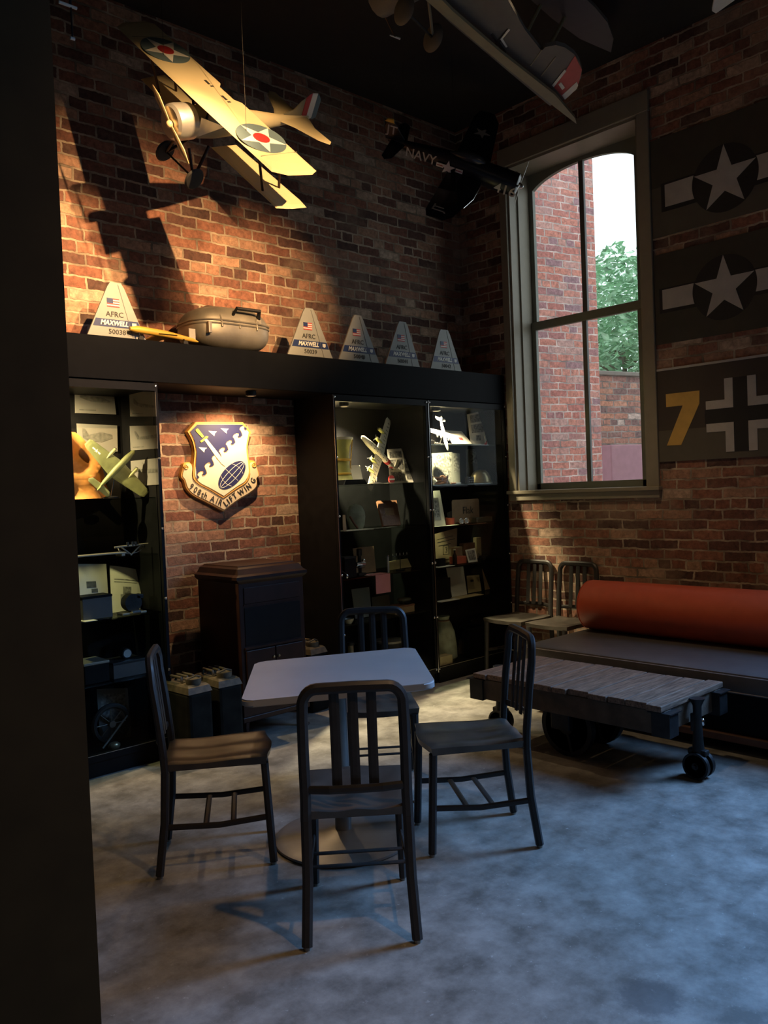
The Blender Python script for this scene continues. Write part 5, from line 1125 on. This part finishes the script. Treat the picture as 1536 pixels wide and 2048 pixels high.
flatpoly([c3(430, 320), c3(470, 400), c3(450, 480), c3(370, 570), c3(300, 490), c3(380, 400)], zw-.003, .003, 'red_tip', 'red')
flatpoly([c3(440, 470), c3(448, 490), c3(440, 510), c3(372, 572), c3(355, 548)], zw-.006, .003, 'white_bar', 'white')
flatpoly([c3(298, 490), c3(370, 400), c3(380, 408), c3(308, 500)], zw-.006, .003, 'white_bar', 'white')
flatpoly([c3(335, 485), c3(350, 473), c3(372, 503), c3(357, 516)], zw-.006, .003, 'white_bar', 'white')
flatpoly([c2(720, 180), c2(732, 172), c2(800, 268), c2(788, 276)], zw-.003, .003, 'cross_bar', 'insig_dark'); flatpoly([c2(735, 232), c2(805, 150), c2(818, 160), c2(748, 242)], zw-.004, .003, 'cross_bar', 'insig_dark')
flatpoly([c2(812, 148), c2(820, 154), c2(782, 200), c2(806, 240), c2(798, 244), c2(770, 202)], zw-.006, .003, 'cross_edge', 'white')
flatpoly([c3(174, 376), c3(178, 380), c3(242, 290), c3(238, 286)], zw-.004, .003, 'rib_line', 'creamdk'); flatpoly([c3(234, 436), c3(238, 440), c3(322, 330), c3(318, 326)], zw-.004, .003, 'rib_line', 'creamdk')
for a_, b_ in (((1081, 10), (1030, 112)), ((1129, 35), (1085, 120))):
    p, q_ = PG(*a_, 4.46)-OR, PG(*b_, zw+.02)-OR; MB().tube([p, q_], .012, n=8).build('strut', 'creamdk', t)
for cpt in ((866, 76), (808, 20)):
    w0 = PG(*cpt, 4.0)-OR; MB().lathe([(.02, -.016), (.062, -.012), (.075, 0), (.062, .012), (.02, .016)], 24, Matrix.Translation(w0) @ Matrix.Rotation(PI/2, 4, 'Y')).build('wheel', 'greywing', t, True)
w0, w1 = PG(866, 76, 4.0)-OR, PG(808, 20, 4.0)-OR; MB().tube([w0, w1], .008, n=6).build('axle', 'iron', t)
fu = PG(850, -60, 4.2)-OR
MB().tube([w0, fu], .008, n=6).build('gear_leg', 'creamdk', t); MB().tube([w1, fu+Vector((-.1, 0, 0))], .008, n=6).build('gear_leg', 'creamdk', t)
MB().tube([fu+Vector((0, .35, 0)), fu, fu+Vector((0, -.7, .05)), fu+Vector((0, -1.3, .08))], .11, n=14, taper=[.8, 1, .7, .2]).build('fuselage', 'greywing', t, True)
pb = PG(790, 74, 4.06)-OR; MB().tube([pb+Vector((-.03, .01, .004)), pb+Vector((.03, -.01, -.004))], .006, n=6, taper=[.5, 1]).build('propeller_glint', 'white', t)  # white bar stands in for a light reflection on the blade tip
MB().tube([pb, fu+Vector((0, .36, 0))], .005, n=6).build('propeller_blade', 'darkwood', t)
for pt in ((3.95, 2.85), (4.6, 3.05)): MB().tube([Vector((pt[0], pt[1], 4.47))-OR, Vector((pt[0], pt[1], ZC))-OR], .0012, n=5).build('hanging_wire', 'iron', t)
MB().tube([Vector((fu.x, fu.y, fu.z+.1)), Vector((fu.x, fu.y, ZC-OR.z))], .0012, n=5).build('hanging_wire', 'iron', t)
# white wing tip of one more hanging model, top right
OR = PG(1470, -60, 4.3)
t = thing('hanging_glider', 'white winged model of which only a wing tip shows at top right', 'model aircraft', OR)
flatpoly([(1424, 22), (1432, 27), (1470, 0), (1560, -70), (1600, -160), (1520, -160), (1450, -60), (1430, -10)], 4.3, .02, 'wing', 'white')
fu = PG(1560, -120, 4.3)-OR; MB().tube([fu+Vector((-.5, 0, 0)), fu, fu+Vector((.5, 0, 0))], .07, n=12, taper=[.2, 1, .6]).build('fuselage', 'white', t, True)
MB().tube([fu, Vector((fu.x, fu.y, ZC-OR.z))], .0012, n=5).build('hanging_wire', 'iron', t)
# pale tubes put in for small glints near the partition
for (x, y, lab) in ((140, 12, 'slim pale tube standing for a glint near the top left corner'), (145, 77, 'tiny pale tube standing for a glint below the slim tube')):
    p = PY(x, y, 3.6); o = MB().tube([(-.05 if y < 50 else -.01, 0, 0), (.03 if y < 50 else .01, 0, -.0)], .007, n=10).build('glint_tube', 'paper'); o.location = p; tag(o, lab, 'painted_glint')
    MB().tube([(0, 0, 0), (0, 0, ZC-p.z)], .004, n=6).build('stem', 'iron', o)
# ------------------------------------------------------------------ table
tc = Vector((2.298, 2.821, 0)); ct = [PG(484, 1404, .74), PG(866, 1361, .74), PG(829, 1295, .74), PG(511, 1322, .74)]
ang = -.671
t = thing('cafe_table', 'square grey topped pedestal table with a round base', 'table', (tc.x, tc.y, 0), ang)
q = MB(); hw_, hd = .3845, .378; r_ = .048; ol = []
for cxx, cyy, a0 in ((hw_-r_, hd-r_, 0), (-hw_+r_, hd-r_, PI/2), (-hw_+r_, -hd+r_, PI), (hw_-r_, -hd+r_, 1.5*PI)):
    for k in range(7): ol.append((cxx+r_*math.cos(a0+k*PI/12), cyy+r_*math.sin(a0+k*PI/12)))
q.prism(ol, .712, .74); bmesh.ops.bevel(q.bm, geom=[e for e in q.bm.edges if abs(e.verts[0].co.z-e.verts[1].co.z) < 1e-6], offset=.006, segments=3, affect='EDGES')
bmesh.ops.transform(q.bm, matrix=Matrix.Translation((0, 0, .74)) @ Matrix.Rotation(-.040, 4, 'Y') @ Matrix.Translation((0, 0, -.74)), verts=q.bm.verts[:]); q.build('tabletop', 'table', t, True)
q = MB(); q.box((-.2, -.025, .69), (.2, .025, .712)); q.box((-.025, -.2, .69), (.025, .2, .712)); q.build('top_bracket', 'tbase', t)
MB().lathe([(.036, .02), (.036, .70)], 28).build('column', 'tbase', t, True)
MB().lathe([(.28, 0), (.30, .006), (.30, .016), (.27, .024), (.08, .034), (.05, .045)], 56).build('base_plate', 'tbase', t, True)
# ------------------------------------------------------------------ chairs
def make_chair(label, group):
    t = thing('metal_chair', label, 'chair', (0, 0, 0), 0, group)
    wr, wf, yr, yf = .175, .165, -.215, .205
    # back hoop with rear legs
    q = MB(); pts = []
    L = [(-wr-.010, yr-.030, .012), (-wr, yr-.002, .22), (-wr+.002, yr+.008, .42), (-wr+.004, yr+.004, .50), (-wr+.004, yr-.012, .66), (-wr+.006, yr-.028, .78)]
    arc = [(-wr+.006+.05*(1-math.cos(a)), yr-.028-.010*math.sin(a), .815+.062*math.sin(a)) for a in [PI/2*k/6 for k in range(1, 7)]]
    left = L+arc; right = [(-x, y, z) for x, y, z in left[::-1]]
    leg = lambda pth: MB().sweep(pth, .036, .032, (0, 1, 0))
    leg(L[:3]).build('leg', 'chair', t, True); leg([(-x, y, z) for x, y, z in L[:3]]).build('leg', 'chair', t, True)
    hp = L[2:]+arc; path = hp+[(0, yr-.040, .879)]+[(-x, y, z) for x, y, z in hp[::-1]]
    MB().sweep(path, .037, .030, (0, 1, 0)).build('back_hoop', 'chair', t, True)
    for sx in (-1, 1):
        MB().sweep([(sx*(wf+.004), yf+.006, .012), (sx*wf, yf-.006, .25), (sx*wf, yf-.014, .425)], [.026, .032, .042], .032, (0, 1, 0)).build('leg', 'chair', t, True)
        MB().sweep([(sx*(wf+.002), yf-.004, .20), (sx*(wr-.002), 0, .188), (sx*(wr+.002), yr-.004, .20)], .010, .024, (0, 0, 1)).build('stretcher', 'chair', t)
    for yy in (.055, -.055): MB().sweep([(-.165, yy, .192), (.165, yy, .192)], .024, .009, (0, 0, 1)).build('cross_bar', 'chair', t)
    for x in (-.062, 0, .062):
        MB().sweep([(x, yr-.004, .535), (x, yr-.018, .68), (x, yr-.037, .868)], .034, .010, (0, 1, 0)).build('slat', 'chair', t)
    MB().sweep([(-wr+.005, yr-.002, .53), (-.09, yr-.026, .533), (0, yr-.034, .535), (.09, yr-.026, .533), (wr-.005, yr-.002, .53)], .012, .028, (0, 0, 1)).build('lower_rail', 'chair', t)
    # saddle seat
    q = MB(); n = 20; G = []
    def outl(u, v):
        x = (u*2-1)*(.192-.012*(1-v)); y = -.215+v*.43
        fr_ = .012*math.cos(2*PI*u)*(v**3); return x, y - fr_*1.0
    for i_ in range(n+1):
        row = []
        for j in range(n+1):
            u, v = i_/n, j/n; x, y = outl(u, v)
            dip = -.014*math.exp(-((abs(u-.5)-.2)/.14)**2)*(.25+.75*math.sin(PI*min(1, v*.9+.1)))-.006*math.exp(-((v-.35)/.25)**2)
            edge = min(u, 1-u)*n; rim_ = -.006 if (edge < .5 or j == 0 or j == n) else 0
            row.append(q.bm.verts.new((x, y, .462+dip*(1 if j < n else 1)+rim_)))
        G.append(row)
    for i_ in range(n):
        for j in range(n): q.bm.faces.new((G[i_][j], G[i_+1][j], G[i_+1][j+1], G[i_][j+1]))
    ring = [G[i_][0] for i_ in range(n+1)]+[G[n][j] for j in range(1, n+1)]+[G[i_][n] for i_ in range(n-1, -1, -1)]+[G[0][j] for j in range(n-1, 0, -1)]
    low = [q.bm.verts.new((v.co.x*.97, v.co.y*.97, .425)) for v in ring]; m_ = len(ring)
    for k in range(m_): q.bm.faces.new((ring[k], ring[(k+1) % m_], low[(k+1) % m_], low[k]))
    q.bm.faces.new(low[::-1])
    q.build('seat', 'seat', t, True)
    for x, y in ((-wr-.010, yr-.030), (wr+.010, yr-.030), (-wf-.004, yf+.006), (wf+.004, yf+.006)): MB().cyl((x, y, 0), (x, y, .013), .012, 12).build('foot_glide', 'dullsteel', t)
    return t
CG = 'dark metal chairs round the cafe table'
c0 = make_chair('dark metal chair nearest the camera, seen from behind', CG)
def place(o, rl, rr_, label=None):
    """rl, rr_: floor points of the left and right rear feet seen from behind the chair"""
    m_ = (rl+rr_)/2; ax = (rr_-rl).normalized(); fw = Vector((-ax.y, ax.x, 0)); o.location = m_+fw*.245; o.rotation_euler = (0, 0, math.atan2(ax.y, ax.x))
    if label: o['label'] = label
    return o
place(c0, PG(615, 1900), PG(835, 1885))
cr = dup(c0, 'dark metal chair right of the table, facing left', (0, 0, 0))
place(cr, PG(1080, 1695), PG(1027, 1627))
cl_ = dup(c0, 'dark metal chair left of the table with a warm lit seat', (0, 0, 0))
a = PG(320, 1757); fd = (PG(532, 1733)-a).normalized(); sd = Vector((-fd.y, fd.x, 0)); place(cl_, a+sd*.37, a)
cb = dup(c0, 'dark metal chair behind the table, facing the camera', (0, 0, 0))
bt = PG(749, 1224, .862); cb.location = (bt.x-.20, bt.y-.22, 0); cb.rotation_euler = (0, 0, math.radians(180-39))
WG = 'dark metal chairs against the right brick wall'
w1_ = dup(c0, 'dark metal chair against the brick wall, next to the display case', (5.32, 4.20, 0), PI/2); w1_['group'] = WG
w2_ = dup(c0, 'dark metal chair against the brick wall, next to the orange bolster', (5.32, 3.78, 0), PI/2); w2_['group'] = WG
# ------------------------------------------------------------------ bench with bolster
bx0 = 4.43; by1 = 3.46
t = thing('upholstered_bench', 'long low charcoal cushioned bench along the right wall', 'bench', (bx0, by1, 0))
q = MB(); q.box((0, -5.2, .33), (.78, 0, .455), bev=.03); q.build('seat_cushion', 'cushion', t, True)
q = MB(); q.tube([(.004, -5.19, .345), (.004, -.03, .345), (.03, -.004, .345), (.75, -.004, .345)], .004, n=6); q.tube([(.006, -5.19, .435), (.006, -.03, .435), (.03, -.006, .435), (.75, -.006, .435)], .004, n=6); q.build('piping', 'piping', t)
MB().box((.06, -5.1, .10), (.74, -.06, .33), bev=.004).build('base_box', 'black', t)
MB().box((.02, -5.15, .06), (.78, -.03, .10), bev=.004).build('lower_shelf', 'benchwood', t)
for yy in (-.15, -1.7, -3.3, -4.9): MB().box((.12, yy-.05, 0), (.66, yy+.05, .06)).build('foot', 'black', t)
rb = .178; bxc = 5.04
pL = PX(1158, 1215, 5.20)
t = thing('bolster_cushion', 'long round orange bolster cushion lying along the bench', 'cushion', (5.17, 3.42, .4555+rb))
q = MB(); q.tube([(0, 0, 0), (0, -.008, 0), (0, -.03, 0), (0, -5.0, 0)], rb, n=48, taper=[.86, .95, 1, 1]); q.build('cover', 'orange', t, True)
MB().tube([(rb*.955*math.cos(k*PI/24), -.006, rb*.955*math.sin(k*PI/24)) for k in range(49)], .004, n=6, cap=False).build('seam_piping', 'orange', t, True)
# ------------------------------------------------------------------ factory cart used as a low table
X0, X1, Y0, Y1, ZD = 3.70, 4.32, 2.05, 3.27, .42
t = thing('factory_cart', 'old wooden factory cart with iron wheels serving as low table', 'cart', ((X0+X1)/2, (Y0+Y1)/2, 0))
hx_, hy_ = (X1-X0)/2, (Y1-Y0)/2; rnd = random.Random(11); y = -hy_; k = 0
wds = [.085, .12, .10, .11, .13, .09, .12, .10, .11, .12, .095]; sc_k = (2*hy_)/sum(wds)
for wd_ in wds:
    w2 = wd_*sc_k; ja, jb = rnd.uniform(-.008, .010), rnd.uniform(-.006, .012)
    if k == 0: ja = jb = -.02
    MB().box((-hx_+ja, y+.002, ZD-.03+rnd.uniform(-.002, 0)), (hx_-jb, y+w2-.002, ZD+rnd.uniform(-.002, .002)), bev=.004).build('plank', 'plank', t); y += w2; k += 1
for sx in (-1, 1): MB().box((sx*(hx_-.045)-.035, -hy_+.0, .27), (sx*(hx_-.045)+.035, hy_-.0, ZD-.033), bev=.004).build('side_beam', 'beam', t)
for sy in (-1, 1): MB().box((-hx_+.08, sy*(hy_-.05)-.035, .275), (hx_-.08, sy*(hy_-.05)+.035, ZD-.033), bev=.004).build('end_beam', 'beam', t)
for sx in (-1, 1):
    for sy in (-1, 1):
        x_, y_ = sx*(hx_-.045), sy*(hy_-.02)
        q = MB(); q.box((x_-.045, y_-.05, .262), (x_+.045, y_+.05, ZD-.036), bev=.003); q.box((x_-.058, y_-.062, ZD-.040), (x_+.058, y_+.062, ZD-.034)); q.build('corner_bracket', 'iron', t)
def wheel(c, r, wdt, sp_, ax='X'):
    q = MB(); R0 = Matrix.Translation(c) @ Matrix.Rotation(PI/2, 4, 'Y' if ax == 'X' else 'X')
    q.lathe([(r*.84, -wdt/2), (r, -wdt/2), (r, wdt/2), (r*.84, wdt/2), (r*.84, -wdt/2)], 32, R0); q.lathe([(r*.26, -wdt*.6), (r*.26, wdt*.6)], 16, R0)
    for k_ in range(sp_):
        a_ = k_*2*PI/sp_+.3
        d = Vector((0, math.cos(a_), math.sin(a_))) if ax == 'X' else Vector((math.cos(a_), 0, math.sin(a_)))
        q.tube([Vector(c)+d*r*.2, Vector(c)+d*r*.9], r*.16, n=8, flat=.6)
    return q.build('wheel', 'iron', t, True)
for sx in (-1, 1): wheel((sx*(hx_-.16), .06, .165), .165, .04, 6)
MB().cyl((-hx_+.14, .06, .165), (hx_-.14, .06, .165), .016, 14).build('axle', 'iron', t)
for sx in (-1, 1): MB().box((sx*(hx_-.10)-.02, .0, .16), (sx*(hx_-.10)+.02, .12, .28), bev=.006).build('axle_bearing', 'iron', t)
for sy in (-1, 1):
    yc_ = sy*(hy_+.03)
    post = MB(); post.tube([(-.03, yc_, .11), (-.03, yc_, .20), (-.03, yc_, .30), (-.03, yc_, ZD-.05), (-.03, yc_, ZD-.012)], .026, n=12, taper=[1.3, 1, .8, .85, 1.5]); post.build('caster_post', 'iron', t, True)
    MB().box((-.05, yc_-.012, .24), (-.01, yc_+.03 if sy < 0 else yc_-.03, .33), bev=.004).build('post_clamp', 'iron', t)
    MB().sph((-.012, yc_-.02, .285), .014, (1, .7, 1.4)).build('grease_cap', 'silver', t, True)
    for dx in (-.028, .028): wheel((-.03+dx, yc_-.0, .068), .068, .026, 5)
    MB().cyl((-.085, yc_, .068), (.025, yc_, .068), .010, 10).build('axle', 'iron', t)
    MB().box((-.052, yc_-.05, .12), (-.008, yc_+.05, .15), bev=.008).build('fork', 'iron', t)
